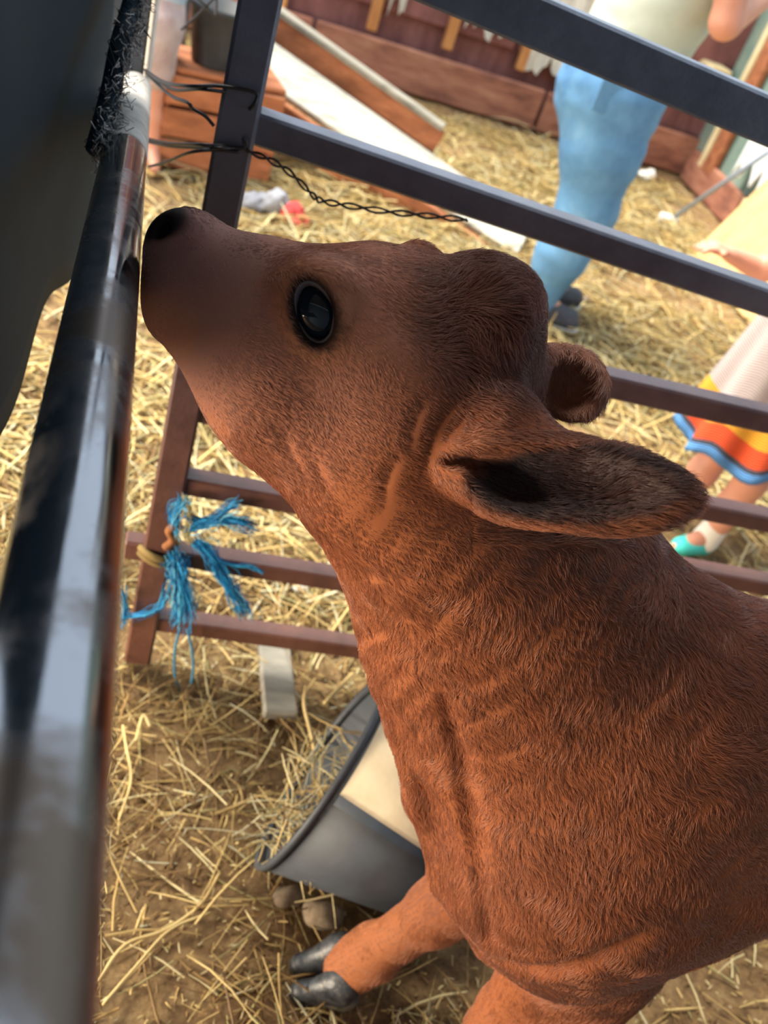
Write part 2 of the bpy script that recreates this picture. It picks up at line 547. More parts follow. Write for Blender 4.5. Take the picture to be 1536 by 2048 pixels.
# teal boarded side wall of the yard, then unseen barn walls added to shape the light
XW = 2.60
wt = MB().box((XW + .06, 3.65, .85), 0.03, 3.1, 1.7).build('wall_right', M['teal'], kind='structure')
for k in range(13):
    MB().box((XW + .02 + .006 * (k % 2), 5.06 - k * .235, .9), 0.03, 0.225, 1.6, bev=.006).build('plank', M['teal'], wt)
for k in range(4):
    MB().box((XW - .012, 4.74 - k * 0.75, 0.09), 0.035, 0.73, 0.17, bev=.006).build('kick_plank', M['wood_red'] if k < 1 else M['cream'], wt)
for u, v, m, w in ((1322, 250, 'cream', .07), (1446, 290, 'wood_brown', .12), (1418, 305, 'cream', .05)):
    p = at(u, v, X=XW - .01)
    MB().box((XW - .015, p[1], .9), 0.035, w, 1.55, bev=.005).build('batten', M[m], wt)
MB().box((0.9, -1.62, 1.3), 6.3, 0.05, 2.6).build('unseen_wall_front', M['tin'], kind='structure')  # unseen wall added to cut and cool the fill light
MB().box((-2.25, -.15, 1.71), 0.05, 2.9, 2.1).build('unseen_wall_left', M['roof'], kind='structure')  # unseen wall added to block sky and reflect orange in the pipe

# ------------------------------------------------------------------ straw litter (nobody could count it)
def strands_mesh(name, roots, dirs, lens, rads, cols, curl, lift, segs=3, flat=None):
    """three-sided bent stalks in one mesh with a colour attribute"""
    N = len(roots)
    t = np.linspace(0, 1, segs + 1)
    side = np.cross(dirs, [0, 0, 1.0]); side /= np.linalg.norm(side, axis=1)[:, None] + 1e-9
    pts = (roots[:, None, :] + dirs[:, None, :] * (lens[:, None] * t)[:, :, None]
           + side[:, None, :] * (curl[:, None] * lens[:, None] * (t * t)[None, :])[:, :, None]
           + np.array([0, 0, 1.0]) * (lift[:, None] * lens[:, None] * (t * (1.3 - t))[None, :])[:, :, None])
    up = np.cross(side, dirs)
    V = np.zeros((N, segs + 1, 3, 3), np.float32)
    for k in range(3):
        a = 2 * math.pi * k / 3 + .5
        off = side * math.cos(a) + up * math.sin(a)
        V[:, :, k, :] = pts + off[:, None, :] * (rads[:, None] * (1 - .5 * t ** 3)[None, :])[:, :, None]
    V = V.reshape(-1, 3)
    base = (np.arange(N) * (segs + 1) * 3)[:, None, None]
    q = []
    for i in range(segs):
        for k in range(3):
            q.append([i * 3 + k, i * 3 + (k + 1) % 3, (i + 1) * 3 + (k + 1) % 3, (i + 1) * 3 + k])
    Q = (base + np.array(q)[None]).reshape(-1, 4)
    me = bpy.data.meshes.new(name)
    me.vertices.add(len(V)); me.vertices.foreach_set('co', V.ravel())
    me.loops.add(len(Q) * 4); me.loops.foreach_set('vertex_index', Q.astype(np.int32).ravel())
    me.polygons.add(len(Q))
    me.polygons.foreach_set('loop_start', np.arange(0, len(Q) * 4, 4, dtype=np.int32))
    me.polygons.foreach_set('loop_total', np.full(len(Q), 4, np.int32))
    me.polygons.foreach_set('use_smooth', np.ones(len(Q), bool))
    me.update(calc_edges=True)
    at_ = me.attributes.new('tint', 'FLOAT_COLOR', 'POINT')
    c = np.repeat(np.concatenate([cols, np.ones((N, 1))], 1), (segs + 1) * 3, axis=0).astype(np.float32)
    at_.data.foreach_set('color', c.ravel())
    return me

PAL = np.array([srgb(206, 178, 116)[:3], srgb(184, 154, 96)[:3], srgb(222, 204, 152)[:3], srgb(150, 118, 70)[:3], srgb(168, 156, 104)[:3], srgb(118, 90, 56)[:3], srgb(196, 186, 150)[:3]])
def scatter_straw(name, label, n, xr, yr, lr, rr, pal_w, seed, clump=0.6, up=0.12):
    r = np.random.default_rng(seed)
    x = r.uniform(*xr, n * 3); y = r.uniform(*yr, n * 3)
    Pq = np.stack([x, y, x * 0], 1)
    dens = 0.5 + clump * vnoise(Pq, 7.0, seed) + .3 * clump * vnoise(Pq, 21.0, seed + 1)
    keep = np.argwhere(r.uniform(0, 1, n * 3) < np.clip(dens, .06, 1) * .75)[:n, 0]
    x, y = x[keep], y[keep]; n = len(x)
    ang = r.uniform(0, 2 * math.pi, n) + 0.8 * vnoise(np.stack([x, y, x * 0], 1), 5, seed + 2)
    dirs = np.stack([np.cos(ang), np.sin(ang), r.normal(0.0, up, n)], 1)
    dirs /= np.linalg.norm(dirs, axis=1)[:, None]
    lens = lr[0] + (lr[1] - lr[0]) * r.beta(1.2, 3, n)
    rad = r.uniform(*rr, n)
    z = ground_h(x, y) + rad + r.exponential(.006, n)
    z += np.clip(-dirs[:, 2] * lens, 0, None)
    cols = PAL[r.choice(len(PAL), n, p=pal_w)] * r.uniform(.75, 1.15, (n, 1))
    me = strands_mesh(name, np.stack([x, y, z], 1), dirs, lens, rad, cols, r.normal(0, .16, n), np.abs(r.normal(0, .12, n)))
    return link(name, me, M['straw'], label=label, cat='straw', kind='stuff')
W_NEAR = [.16, .20, .08, .25, .05, .22, .04]
W_FAR = [.25, .15, .27, .08, .10, .03, .12]
scatter_straw('straw_litter', 'loose straw strewn over the trodden dirt inside the calf pen', 10500, (-.6, 1.4), (.15, 1.5), (.015, .20), (.0006, .0022), W_NEAR, 11, .75)
scatter_straw('straw_chaff', 'short broken chaff scattered between the straw in the pen', 9000, (-.5, 1.3), (.2, 1.5), (.004, .022), (.0007, .002), [.2, .2, .15, .2, .05, .15, .05], 12, .4, .2)
scatter_straw('straw_bedding', 'pale straw bedding spread over the yard beyond the gate', 26000, (-1.2, 2.4), (1.2, 4.95), (.05, .26), (.0014, .004), W_FAR, 13, .6)
# ------------------------------------------------------------------ gate, pipe, sheet
GY = 1.007
gate = empty('metal_gate', (0.0, GY, 0.02), 'brown rusty tubular metal gate with seven rails behind the calf', 'gate')
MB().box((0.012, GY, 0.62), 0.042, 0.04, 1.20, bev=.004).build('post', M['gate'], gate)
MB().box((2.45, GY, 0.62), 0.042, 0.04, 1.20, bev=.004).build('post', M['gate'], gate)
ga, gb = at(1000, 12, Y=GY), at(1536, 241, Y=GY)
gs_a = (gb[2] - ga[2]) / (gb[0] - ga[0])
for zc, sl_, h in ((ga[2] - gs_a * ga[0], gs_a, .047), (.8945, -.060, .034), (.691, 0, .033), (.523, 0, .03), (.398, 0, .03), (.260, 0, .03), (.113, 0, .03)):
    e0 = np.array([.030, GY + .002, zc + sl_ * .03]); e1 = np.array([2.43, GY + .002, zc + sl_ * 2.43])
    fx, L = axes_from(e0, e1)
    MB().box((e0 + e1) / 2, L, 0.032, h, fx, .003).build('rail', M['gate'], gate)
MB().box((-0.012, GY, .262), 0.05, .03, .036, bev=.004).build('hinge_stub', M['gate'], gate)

# steel rail that the calf nuzzles
pa, pb = np.array([-0.114, 1.198, 0.831]), np.array([-0.026, 0.22, 0.970])
pdir = (pb - pa) / np.linalg.norm(pb - pa)
pipe = empty('steel_pipe_rail', pa, 'dusty polished steel pipe rail running along the black sheet', 'pipe')
MB().tube([pa + pdir * t for t in np.linspace(0.0, 1.75, 24)], 0.0197, 48).build('tube', M['pipe'], pipe, True)
sl = MB().tube([pa + pdir * t for t in (-.055, -.05, -.04, .0, .33, .338, .340)], [.006, .017, .0207, .0209, .0208, .0205, .0196], 48)
sl.build('end_sleeve', M['sleeve'], pipe, True)

# upright steel post at the pipe's far end
sx = at(310, 40, Y=1.29)[0]
spost = empty('steel_post', (sx - .033, 1.29, 0), 'dark blue steel upright post at the far end of the pipe rail', 'post')
MB().box((sx - .036, 1.29, 0.75), 0.064, 0.05, 1.5, bev=.004).build('upright', M['steel_dark'], spost)
MB().box((sx - .001, 1.285, 0.75), 0.006, 0.044, 1.5, bev=.002).build('pale_edge', M['sleeve'], spost)  # pale strip down the right side of the post
q = at(352, 40, Y=3.75)
MB().box((q[0], 3.75, 0.62), 0.085, 0.07, 1.24, bev=.006).build('fence_post', M['steel_dark'], label='narrow dark upright standing far behind the gate post and loose wires', cat='post')

# black sheet hanging beside the pipe
def sheet():
    mb = MB()
    ny, nz = 46, 26
    ys = np.linspace(0.47, 1.10, ny); zs = np.linspace(0.665, 1.55, nz)
    for th in (0, .010):
        for y0 in ys:
            for z in zs:
                st_ = .53 - .24 * min(1, max(0, (z - .80) / .10))  # unseen near edge slants forward to shade the calf's upper head
                y = st_ + (1.10 - st_) * (y0 - .47) / .63
                x = -0.150 + 0.010 * math.sin(6.3 * y + 1.5) - .007 * math.sin(13 * y + 3 * z) + .03 * (z - 1.0) * 0
                zz = z + (0.02 * math.sin(9 * y) + .012 * math.sin(23 * y)) * max(0, (.8 - z) / .15)
                mb.v.append(np.array([x - th, y, zz]))
    n1 = ny * nz
    for i in range(ny - 1):
        for j in range(nz - 1):
            a = i * nz + j
            mb.f.append([a, a + nz, a + nz + 1, a + 1][::-1])
            mb.f.append([n1 + a, n1 + a + nz, n1 + a + nz + 1, n1 + a + 1])
    for i in range(ny - 1):
        for j in (0, nz - 1):
            a = i * nz + j; mb.f.append([a, a + nz, n1 + a + nz, n1 + a])
    for j in range(nz - 1):
        for i in (0, ny - 1):
            a = i * nz + j; mb.f.append([a, a + 1, n1 + a + 1, n1 + a])
    return mb
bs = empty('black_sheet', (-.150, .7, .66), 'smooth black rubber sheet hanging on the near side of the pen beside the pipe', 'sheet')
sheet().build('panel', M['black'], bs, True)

def fibres(name, curves, rad, cols, n=3):
    """bent threads along given paths, one mesh, colour attribute"""
    mb = MB(); cc = []
    for c, col in zip(curves, cols):
        b = len(mb.v)
        mb.tube(c, rad if not callable(rad) else rad(), n, False)
        cc += [tuple(col) + (1.0,)] * (len(mb.v) - b)
    me = mesh_from(name, mb.v, mb.f, True)
    a = me.attributes.new('tint', 'FLOAT_COLOR', 'POINT')
    a.data.foreach_set('color', np.array(cc, np.float32).ravel())
    return me
# frayed yarn strip stitched down the sheet
EDGE = smooth_path([at(300, -160, X=-.108), at(266, 0, X=-.108), at(240, 90, X=-.108), at(222, 180, X=-.108), at(202, 262, X=-.108), at(192, 300, X=-.108)], 12)
def edging():
    r = random.Random(3); cs = []; cols = []
    base = EDGE
    for s in range(26):
        ph = r.random() * 6.28; fr = r.uniform(60, 110); rr = r.uniform(.003, .0115)
        c = [p + np.array([rr * math.cos(fr * p[1] + ph), .6 * rr * math.cos(fr * p[1] + ph + 1.5), rr * math.sin(fr * p[1] + ph)]) for p in base]
        cs.append(c); g = r.choice([.006, .01, .015, .02, .16]); cols.append((g, g * 1.05, g * 1.15))
    for s in range(700):
        p = base[r.randrange(len(base))] + np.array([r.uniform(-.004, .010), r.uniform(-.010, .010), r.uniform(-.01, .01)])
        d = np.array([r.uniform(-.2, 1), r.uniform(-1, .1), r.uniform(-1, 1)]); d /= np.linalg.norm(d)
        L = r.uniform(.006, .022); s2 = np.array([r.uniform(-1, 1) for _ in range(3)]) * L * .5
        cs.append([p, p + d * L * .5 + s2 * .5, p + d * L * .8 - s2 * .3, p + d * L + s2 * .4]); g = r.uniform(.05, .75); cols.append((g, g, g))
    return fibres('frayed_edging', cs, lambda: r.uniform(.0002, .0006), cols)
link('frayed_edging', edging(), M['fuzz'], bs, label='frayed black and grey yarn edging')
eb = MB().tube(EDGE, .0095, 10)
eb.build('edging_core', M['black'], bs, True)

# ------------------------------------------------------------------ wires
def wire_obj(name, paths, r, label, mat='wire'):
    mb = MB()
    for p in paths: mb.tube(smooth_path(p, 6), r, 6)
    return mb.build(name, M[mat], None, True, label=label, cat='wire')
A = lambda u, v, y=None: at(u, v, Y=GY - .026 if y is None else y)
wire_obj('tie_wire', [[A(290, 140, 1.22), A(330, 165, 1.1), A(380, 172), A(440, 172), A(505, 183), A(514, 195), A(503, 215), A(480, 230, 1.04)],
                      [A(292, 146, 1.22), A(345, 178, 1.1), A(400, 178), A(452, 184)],
                      [A(296, 150, 1.21), A(340, 190, 1.1), A(375, 205), A(386, 218), A(410, 232), A(428, 252)]],
         .0019, 'black wire looped between the gate post and the dark upright, upper tie')
wire_obj('tie_wire', [[A(296, 278, 1.2), A(340, 287, 1.1), A(395, 289), A(440, 292), A(486, 296), A(492, 284), A(486, 276)],
                      [A(298, 333, 1.2), A(330, 325, 1.1), A(380, 305), A(430, 300), A(478, 304)],
                      [A(298, 284, 1.2), A(345, 293, 1.1), A(420, 296), A(470, 296)]],
         .0019, 'black wire looped around the gate post, lower tie')
def twisted(ctrl, amp, turns, ph):
    c = smooth_path(ctrl, 12); out = []
    n = len(c)
    for i, p in enumerate(c):
        t = i / (n - 1); a = 2 * math.pi * turns * t + ph
        w = amp * min(1, t * 5)
        out.append(p + np.array([0, w * math.cos(a), w * math.sin(a)]))
    return out
ctrl = [A(486, 276), A(494, 300), A(540, 320), A(585, 350), A(625, 390), A(645, 402), A(700, 412), A(780, 424), A(860, 432), A(935, 440)]
mb = MB()
mb.tube(twisted(ctrl, .0028, 7, 0), .0013, 6); mb.tube(twisted(ctrl, .0028, 7, math.pi), .0013, 6)
mb.build('twisted_wire', M['wire'], None, True, label='twisted grey wire trailing from the gate post above the calf nose', cat='wire')
wire_obj('scrap_wire', [[at(362, 60, Y=1.7), at(395, 30, Y=1.7), at(432, -8, Y=1.7)], [at(392, -6, Y=1.7), at(412, 12, Y=1.7), at(430, 32, Y=1.7), at(433, -4, Y=1.7)]],
         .0022, 'bent wire crossing beside the narrow dark upright')

# ------------------------------------------------------------------ twine on the gate
def tuft(path, n, spread, r0, seed, palette, flare=1.0):
    r = random.Random(seed); cs = []; cols = []
    base = smooth_path(path, 5); m = len(base)
    for s in range(n):
        o = np.array([r.gauss(0, 1) for _ in range(3)]) * spread
        w = np.array([r.gauss(0, 1) for _ in range(3)]) * spread * flare
        ph = r.random() * 6
        end = r.uniform(.75, 1.0); k = max(3, int(m * end))
        cs.append([p + o * (.5 + .3 * math.sin(i * .8 + ph)) + w * (i / m) ** 2 for i, p in enumerate(base[:k])])
        cols.append(palette[r.randrange(len(palette))])
    return fibres('tuft', cs, lambda: r.uniform(.6, 1.2) * r0, cols)
BLUE = [srgb(34, 150, 212)[:3], srgb(60, 180, 228)[:3], srgb(26, 120, 182)[:3], srgb(120, 204, 232)[:3], srgb(16, 84, 134)[:3]]
CREAM = [srgb(214, 200, 140)[:3], srgb(196, 178, 112)[:3], srgb(224, 216, 176)[:3]]
G = lambda u, v, dy=-.03: at(u, v, Y=GY + dy)
tw = empty('baling_twine', (0.05, GY, .26), 'frayed bright blue baling twine knotted to the low gate rails', 'twine')
for k, (path, n, sp) in enumerate([
    ([G(352, 1068), G(346, 1035), G(362, 1005), G(374, 996)], 46, .005),
    ([G(372, 1030), G(405, 1045), G(430, 1036), G(465, 1012), G(484, 1006)], 34, .0035),
    ([G(380, 1060), G(430, 1042), G(478, 1044), G(518, 1062)], 46, .005),
    ([G(395, 1085), G(425, 1115), G(450, 1160), G(480, 1205), G(497, 1242)], 80, .0055),
    ([G(352, 1118), G(358, 1150), G(366, 1200), G(362, 1252)], 150, .0085),
    ([G(435, 1120), G(470, 1130), G(505, 1134), G(532, 1150)], 18, .0018),
    ([G(250, 1232), G(290, 1228), G(322, 1212), G(345, 1165)], 26, .003),
    ([G(245, 1180), G(252, 1215), G(246, 1262)], 20, .004)]):
    link('tuft', tuft(path, int(n * 1.5), sp * 1.45, .0006, k, BLUE), M['twine'], tw, kind='stuff')
mb = MB(); mb.tube(smooth_path([G(360, 1255), G(350, 1300), G(350, 1350), G(362, 1382), G(378, 1376), G(386, 1345), G(384, 1300), G(374, 1258)], 6), .0022, 6)
lp = mb.build('loop', M['twine'], tw, True)
a_ = lp.data.attributes.new('tint', 'FLOAT_COLOR', 'POINT'); a_.data.foreach_set('color', np.tile(np.array(srgb(64, 128, 160), np.float32), len(lp.data.vertices)))
ct = empty('cream_twine', tuple(G(375, 1060)), 'cream coloured twine twisted through the blue twine on the gate', 'twine')
link('strand', tuft([G(368, 992), G(378, 1030), G(372, 1065), G(384, 1090)], 40, .0032, .0006, 31, CREAM, .4), M['twine'], ct, kind='stuff')
st = empty('olive_strap', tuple(G(300, 1090)), 'olive strap tied around the gate post beside the twine', 'strap')
mb = MB()
c0 = np.array([0.012, GY, at(295, 1092, Y=GY)[2]])
for dz in (-.006, .004):
    mb.tube([c0 + np.array([.028 * math.cos(a), .027 * math.sin(a), dz + .004 * math.sin(a * 2)]) for a in np.linspace(0, 2 * math.pi, 25)], .0055, 8)
mb.build('band', mottled('olive_webbing', [(.3, srgb(96, 78, 42)), (.7, srgb(140, 118, 66))], 30, rough=.85), st, True)
mb = MB(); mb.tube(smooth_path([G(330, 1095), G(345, 1080), G(338, 1062), G(350, 1050)], 5), .006, 8)
mb.build('knot', mottled('rust_webbing', [(.3, srgb(120, 72, 40)), (.7, srgb(160, 106, 62))], 30, rough=.85), st, True)
# ------------------------------------------------------------------ the calf
CR, CD, CF = RW[:, 0], RW[:, 1], RW[:, 2]
def seg(lo, hi, h): return np.arange(lo, hi, h)
gx = np.concatenate([seg(-.06, .50, .0026), seg(.50, 1.30, .009)])
gy = np.concatenate([seg(.22, .34, .005), seg(.34, .62, .0028), seg(.62, .70, .004)])
gz = np.concatenate([seg(-.01, .42, .006), seg(.42, .74, .004), seg(.74, 1.06, .0026)])
CF_ = Field(gx, gy, gz)
def C(u, v, z): return at(u, v, z=z)
def cone_px(a, b, k=1.0, blend=.03, lat=None, op='add'):
    CF_.cone(C(*a[:3]), a[3] * a[2] / FPX, C(*b[:3]), b[3] * b[2] / FPX, k, blend, op, lat)
def ell_px(c, r_px, rdepth, ang=0.0, blend=.012, op='add', tilt=0.0):
    """ellipsoid with half-axes in image px along/across angle ang, rdepth metres along the view"""
    a = math.radians(ang)
    e1 = CR * math.cos(a) + CD * math.sin(a); e2 = -CR * math.sin(a) + CD * math.cos(a); e3 = CF
    if tilt:
        tt = math.radians(tilt)
        e1, e3 = e1 * math.cos(tt) + e3 * math.sin(tt), e3 * math.cos(tt) - e1 * math.sin(tt)
    CF_.ell(C(*c), (e1, e2, e3), (r_px[0] * c[2] / FPX, r_px[1] * c[2] / FPX, rdepth), blend, op)
HL = (-.10, 1.0, -.05)
# torso
CF_.cone((.50, .455, .615), .160, (.95, .45, .625), .165, .76, .05)
CF_.cone((.95, .45, .640), .155, (1.14, .45, .66), .125, .85, .05)
CF_.cone((.44, .455, .70), .09, (.60, .455, .71), .085, .7, .05)
# chest, neck
cone_px((1215, 1640, .815, 372), (1130, 1400, .765, 326), .74, .04)
cone_px((1130, 1400, .765, 326), (1005, 1180, .70, 278), .74, .04)
cone_px((1005, 1180, .70, 278), (868, 1000, .645, 212), .78, .04)
cone_px((868, 1000, .645, 212), (800, 870, .60, 185), .95, .03)
# dewlap fold running down the front of neck and brisket
for a, b in (((775, 1300, .70, 34), (822, 1450, .735, 30)), ((822, 1450, .735, 30), (850, 1600, .77, 26)), ((850, 1600, .77, 26), (900, 1755, .81, 24)), ((900, 1755, .81, 24), (985, 1880, .845, 30))):
    cone_px(a, b, .8, .016)
# near shoulder, forearm, leg
CF_.cone(C(1330, 1500, .745), .085, C(1180, 1700, .755), .085, .8, .05)
CF_.cone(C(1180, 1700, .755), .082, C(1135, 1850, .835), .066, .85, .04)
CF_.cone((.455, .388, .40), .052, (.462, .386, .24), .032, .9, .03)
CF_.cone((.462, .386, .24), .034, (.462, .386, .19), .032, 1, .02)
CF_.cone((.462, .386, .19), .028, (.47, .386, .075), .024, .95, .015)
CF_.cone((.47, .386, .075), .028, (.45, .386, .03), .028, 1, .015)
cone_px((1215, 1920, .875, 122), (1110, 2090, .985, 62), .75, .03)
# far foreleg stepping forward
CF_.cone((.43, .52, .60), .075, (.455, .525, .42), .058, .85, .05)
CF_.cone((.455, .525, .42), .055, (.43, .522, .235), .040, .9, .03)
CF_.cone((.43, .522, .235), .041, (.412, .519, .195), .039, 1, .02)
CF_.cone((.412, .519, .195), .033, (.362, .517, .085), .029, 1, .015)
CF_.cone((.362, .517, .085), .034, (.342, .516, .042), .034, 1.05, .015)
# hind legs
for y in (.375, .53):
    CF_.cone((1.08, .45 + (y - .45) * .75, .60), .11, (1.07, y, .42), .065, .8, .05)
    CF_.cone((1.07, y, .42), .06, (1.17, y, .27), .036, .85, .03)
    CF_.cone((1.17, y, .27), .034, (1.135, y, .08), .026, .95, .02)
    CF_.cone((1.135, y, .08), .030, (1.11, y, .03), .030, 1, .015)
# tail
CF_.cone((1.24, .45, .72), .022, (1.275, .45, .52), .014, 1, .02)
CF_.cone((1.275, .45, .52), .014, (1.275, .45, .33), .018, 1, .01)
# head
cone_px((388, 532, .585, 97), (560, 618, .585, 116), 1.02, .02, HL)
cone_px((360, 632, .585, 70), (565, 768, .590, 142), .86, .025, HL)
cone_px((565, 768, .590, 142), (715, 925, .610, 146), .86, .03, HL)
cone_px((560, 618, .585, 116), (745, 655, .590, 143), 1.12, .02, HL)
cone_px((745, 655, .590, 143), (890, 690, .605, 166), 1.12, .025, HL)
cone_px((620, 755, .590, 150), (780, 850, .605, 180), 1.0, .03, HL)
ell_px((365, 470, .575), (62, 42), .030, -20, .015)
# brow over the near eye, cheek bone, ridges of the poll
ell_px((640, 575, .545), (95, 55), .030, 10, .02)
ell_px((760, 740, .560), (130, 70), .028, 25, .025)
ell_px((975, 615, .600), (74, 84), .048, 30, .028)
ell_px((985, 690, .605), (62, 110), .045, 8, .025)
ell_px((838, 505, .600), (26, 12), .016, 10, .012)
# mouth line
for a, b in (((268, 618, .56, 5), (330, 690, .552, 5)), ((330, 690, .552, 5), (398, 742, .548, 3))):
    cone_px(a, b, 1, .006, None, 'sub')
# nostril
ell_px((322, 455, .548), (22, 13), .014, -30, .006, 'sub')

def trace(u, v):
    r = ray(u, v); r = r / np.linalg.norm(r)
    ts = np.linspace(.3, 1.4, 2200)
    P_ = np.array([0, 0, CAM_H]) + ts[:, None] * r
    f = CF_.sample(P_)
    ins = np.all((P_ > [gx[0], gy[0], gz[0]]) & (P_ < [gx[-1], gy[-1], gz[-1]]), axis=1)
    h = np.argwhere((f < 0) & ins)
    if len(h) == 0: return None
    p = P_[h[0, 0]]
    e = .004
    g = np.array([CF_.sample((p + np.eye(3)[k] * e)[None])[0] - CF_.sample((p - np.eye(3)[k] * e)[None])[0] for k in range(3)])
    return p, g / np.linalg.norm(g)
for uv in ((625, 622), (900, 930), (1100, 1400), (500, 700), (1060, 760), (1250, 1700)):
    h_ = trace(*uv); print('trace', uv, np.round(h_[0], 3), 'z', round(float((h_[0] - np.array([0, 0, CAM_H])) @ CF), 3), 'n', np.round(h_[1], 2))

def carve(path, r_px, blend=.008):
    pts_ = [trace(*p) for p in smooth_path([np.array([u, v, 0.]) for u, v in path], 4) for p in [(p[0], p[1])]]
    pts_ = [h for h in pts_ if h is not None]
    n_ = len(pts_)
    for i in range(n_ - 1):
        w0 = math.sin(math.pi * (i + .3) / (n_ + .0)); w1 = math.sin(math.pi * min(i + 1.3, n_ - .2) / n_)
        ra, rb = r_px * max(w0, .25) * .0004, r_px * max(w1, .25) * .0004
        CF_.cone(pts_[i][0] + pts_[i][1] * ra * .35, ra, pts_[i + 1][0] + pts_[i + 1][1] * rb * .35, rb, 1, blend, 'sub')
# front edge of the near shoulder, skin folds of neck and throat latch
carve([(885, 1400), (925, 1540), (945, 1680), (958, 1800), (975, 1880)], 11, .014)
carve([(1010, 1925), (1080, 1945), (1180, 1925), (1290, 1870)], 8, .016)
# hollow between brisket and shoulder
hp, hn = trace(892, 1690)
_a = math.radians(78); h1 = CR * math.cos(_a) + CD * math.sin(_a); h2 = -CR * math.sin(_a) + CD * math.cos(_a)
CF_.ell(hp + hn * .010, (h1, h2, CF), (.058, .016, .022), .014, 'sub')
FOLDS = []
for w_, paths in ((1.0, ([(1290, 1225), (1250, 1290), (1195, 1345)], [(1330, 1255), (1288, 1330), (1215, 1395)], [(1368, 1288), (1330, 1370), (1255, 1432)],
            [(1400, 1330), (1368, 1402), (1296, 1462)], [(1240, 1205), (1200, 1268), (1150, 1315)], [(1430, 1375), (1400, 1440), (1340, 1490)], [(1310, 1240), (1268, 1310), (1205, 1370)], [(1348, 1270), (1308, 1350), (1236, 1412)])),
           (1.2, ([(965, 800), (905, 850), (882, 915)], [(905, 800), (866, 858), (850, 930)], [(850, 790), (822, 850), (815, 910)], [(800, 900), (770, 960), (765, 1020)])),
           (.9, ([(800, 1290), (880, 1310), (950, 1290)], [(815, 1350), (900, 1372), (990, 1345)], [(850, 1420), (930, 1440), (1010, 1410)], [(765, 1210), (840, 1235), (910, 1210)], [(900, 1490), (980, 1510), (1060, 1480)],
                 [(1110, 1455), (1128, 1432), (1148, 1446), (1140, 1482)], [(700, 1130), (760, 1150), (800, 1120)], [(620, 900), (640, 960), (680, 1000)], [(560, 850), (575, 905), (610, 950)]))):
    for pth in paths:
        for i_, p_ in enumerate(smooth_path([np.array([u, v, 0.]) for u, v in pth], 6)):
            h_ = trace(p_[0], p_[1])
            if h_ is not None: FOLDS.append((h_[0], w_ * math.sin(math.pi * (i_ + .5) / (6 * (len(pth) - 1) + 1))))

# near eye: raised lids, an almond opening, the ball behind it
ep, en = trace(628, 624)
en = en * .55 - CF * .45; en /= np.linalg.norm(en)
e_up = -CD - (-CD @ en) * en; e_up /= np.linalg.norm(e_up)
a_ = math.radians(-12); e_sd = np.cross(e_up, en)
e_up, e_sd = e_up * math.cos(a_) + e_sd * math.sin(a_), e_sd * math.cos(a_) - e_up * math.sin(a_)
ZE = float((ep - np.array([0, 0, CAM_H])) @ CF)
px = ZE / FPX
eye_c = ep - en * .012
CF_.ell(ep - en * .006, (e_up, e_sd, en), (84 * px, 62 * px, .0125), .010)
CF_.ell(ep + en * .003, (e_up, e_sd, en), (62 * px, 39 * px, .016), .005, 'sub')
# far eye, mirrored through the head's mid plane
hm = C(700, 650, .589); hl = np.array(HL) / np.linalg.norm(HL)
mir = lambda p: p - 2 * ((p - hm) @ hl) * hl + np.array([0, -.014, -.016])
mirv = lambda v: v - 2 * (v @ hl) * hl
# near ear: a cupped leaf open towards us
cone_px((880, 865, .600, 92), (1010, 880, .560, 62), 1, .03)
cone_px((1010, 880, .560, 60), (1150, 905, .548, 26), 1, .03)
ell_px((1140, 970, .540), (250, 92), .020, 6, .012, 'add', -4)
ell_px((1000, 960, .545), (120, 62), .024, 20, .015, 'add')
ell_px((1150, 964, .519), (214, 68), .021, 6, .006, 'sub', -4)
ell_px((965, 925, .532), (85, 17), .018, 3, .006, 'sub')
ell_px((1030, 962, .526), (85, 40), .020, 22, .008, 'sub')
# far ear
cone_px((1010, 740, .640, 70), (1100, 750, .665, 52), 1, .03)
ell_px((1138, 766, .672), (84, 74), .018, 35, .012)
ell_px((1146, 772, .650), (66, 57), .025, 35, .006, 'sub')

calf = empty('calf', (.5, .45, 0.0), 'reddish brown calf stretching its muzzle up against the steel pipe', 'animal')
me = CF_.mesh('body')
nv = len(me.vertices)
V = np.zeros(nv * 3, np.float32); me.vertices.foreach_get('co', V); V = V.reshape(-1, 3).astype(float)
Nn = np.zeros(nv * 3, np.float32); me.vertices.foreach_get('normal', Nn); Nn = Nn.reshape(-1, 3).astype(float)
print('calf verts', nv, 'bounds', V.min(0), V.max(0))
if ((V - V.mean(0)) * Nn).sum(1).mean() < 0:
    me.flip_normals(); Nn = -Nn

def sm(x, a, b): 
    t = np.clip((x - a) / (b - a), 0, 1); return t * t * (3 - 2 * t)
def project(P_):
    q = (P_ - np.array([0, 0, CAM_H])) @ RW
    return 768 + FPX * q[:, 0] / q[:, 2], 1024 + FPX * q[:, 1] / q[:, 2]

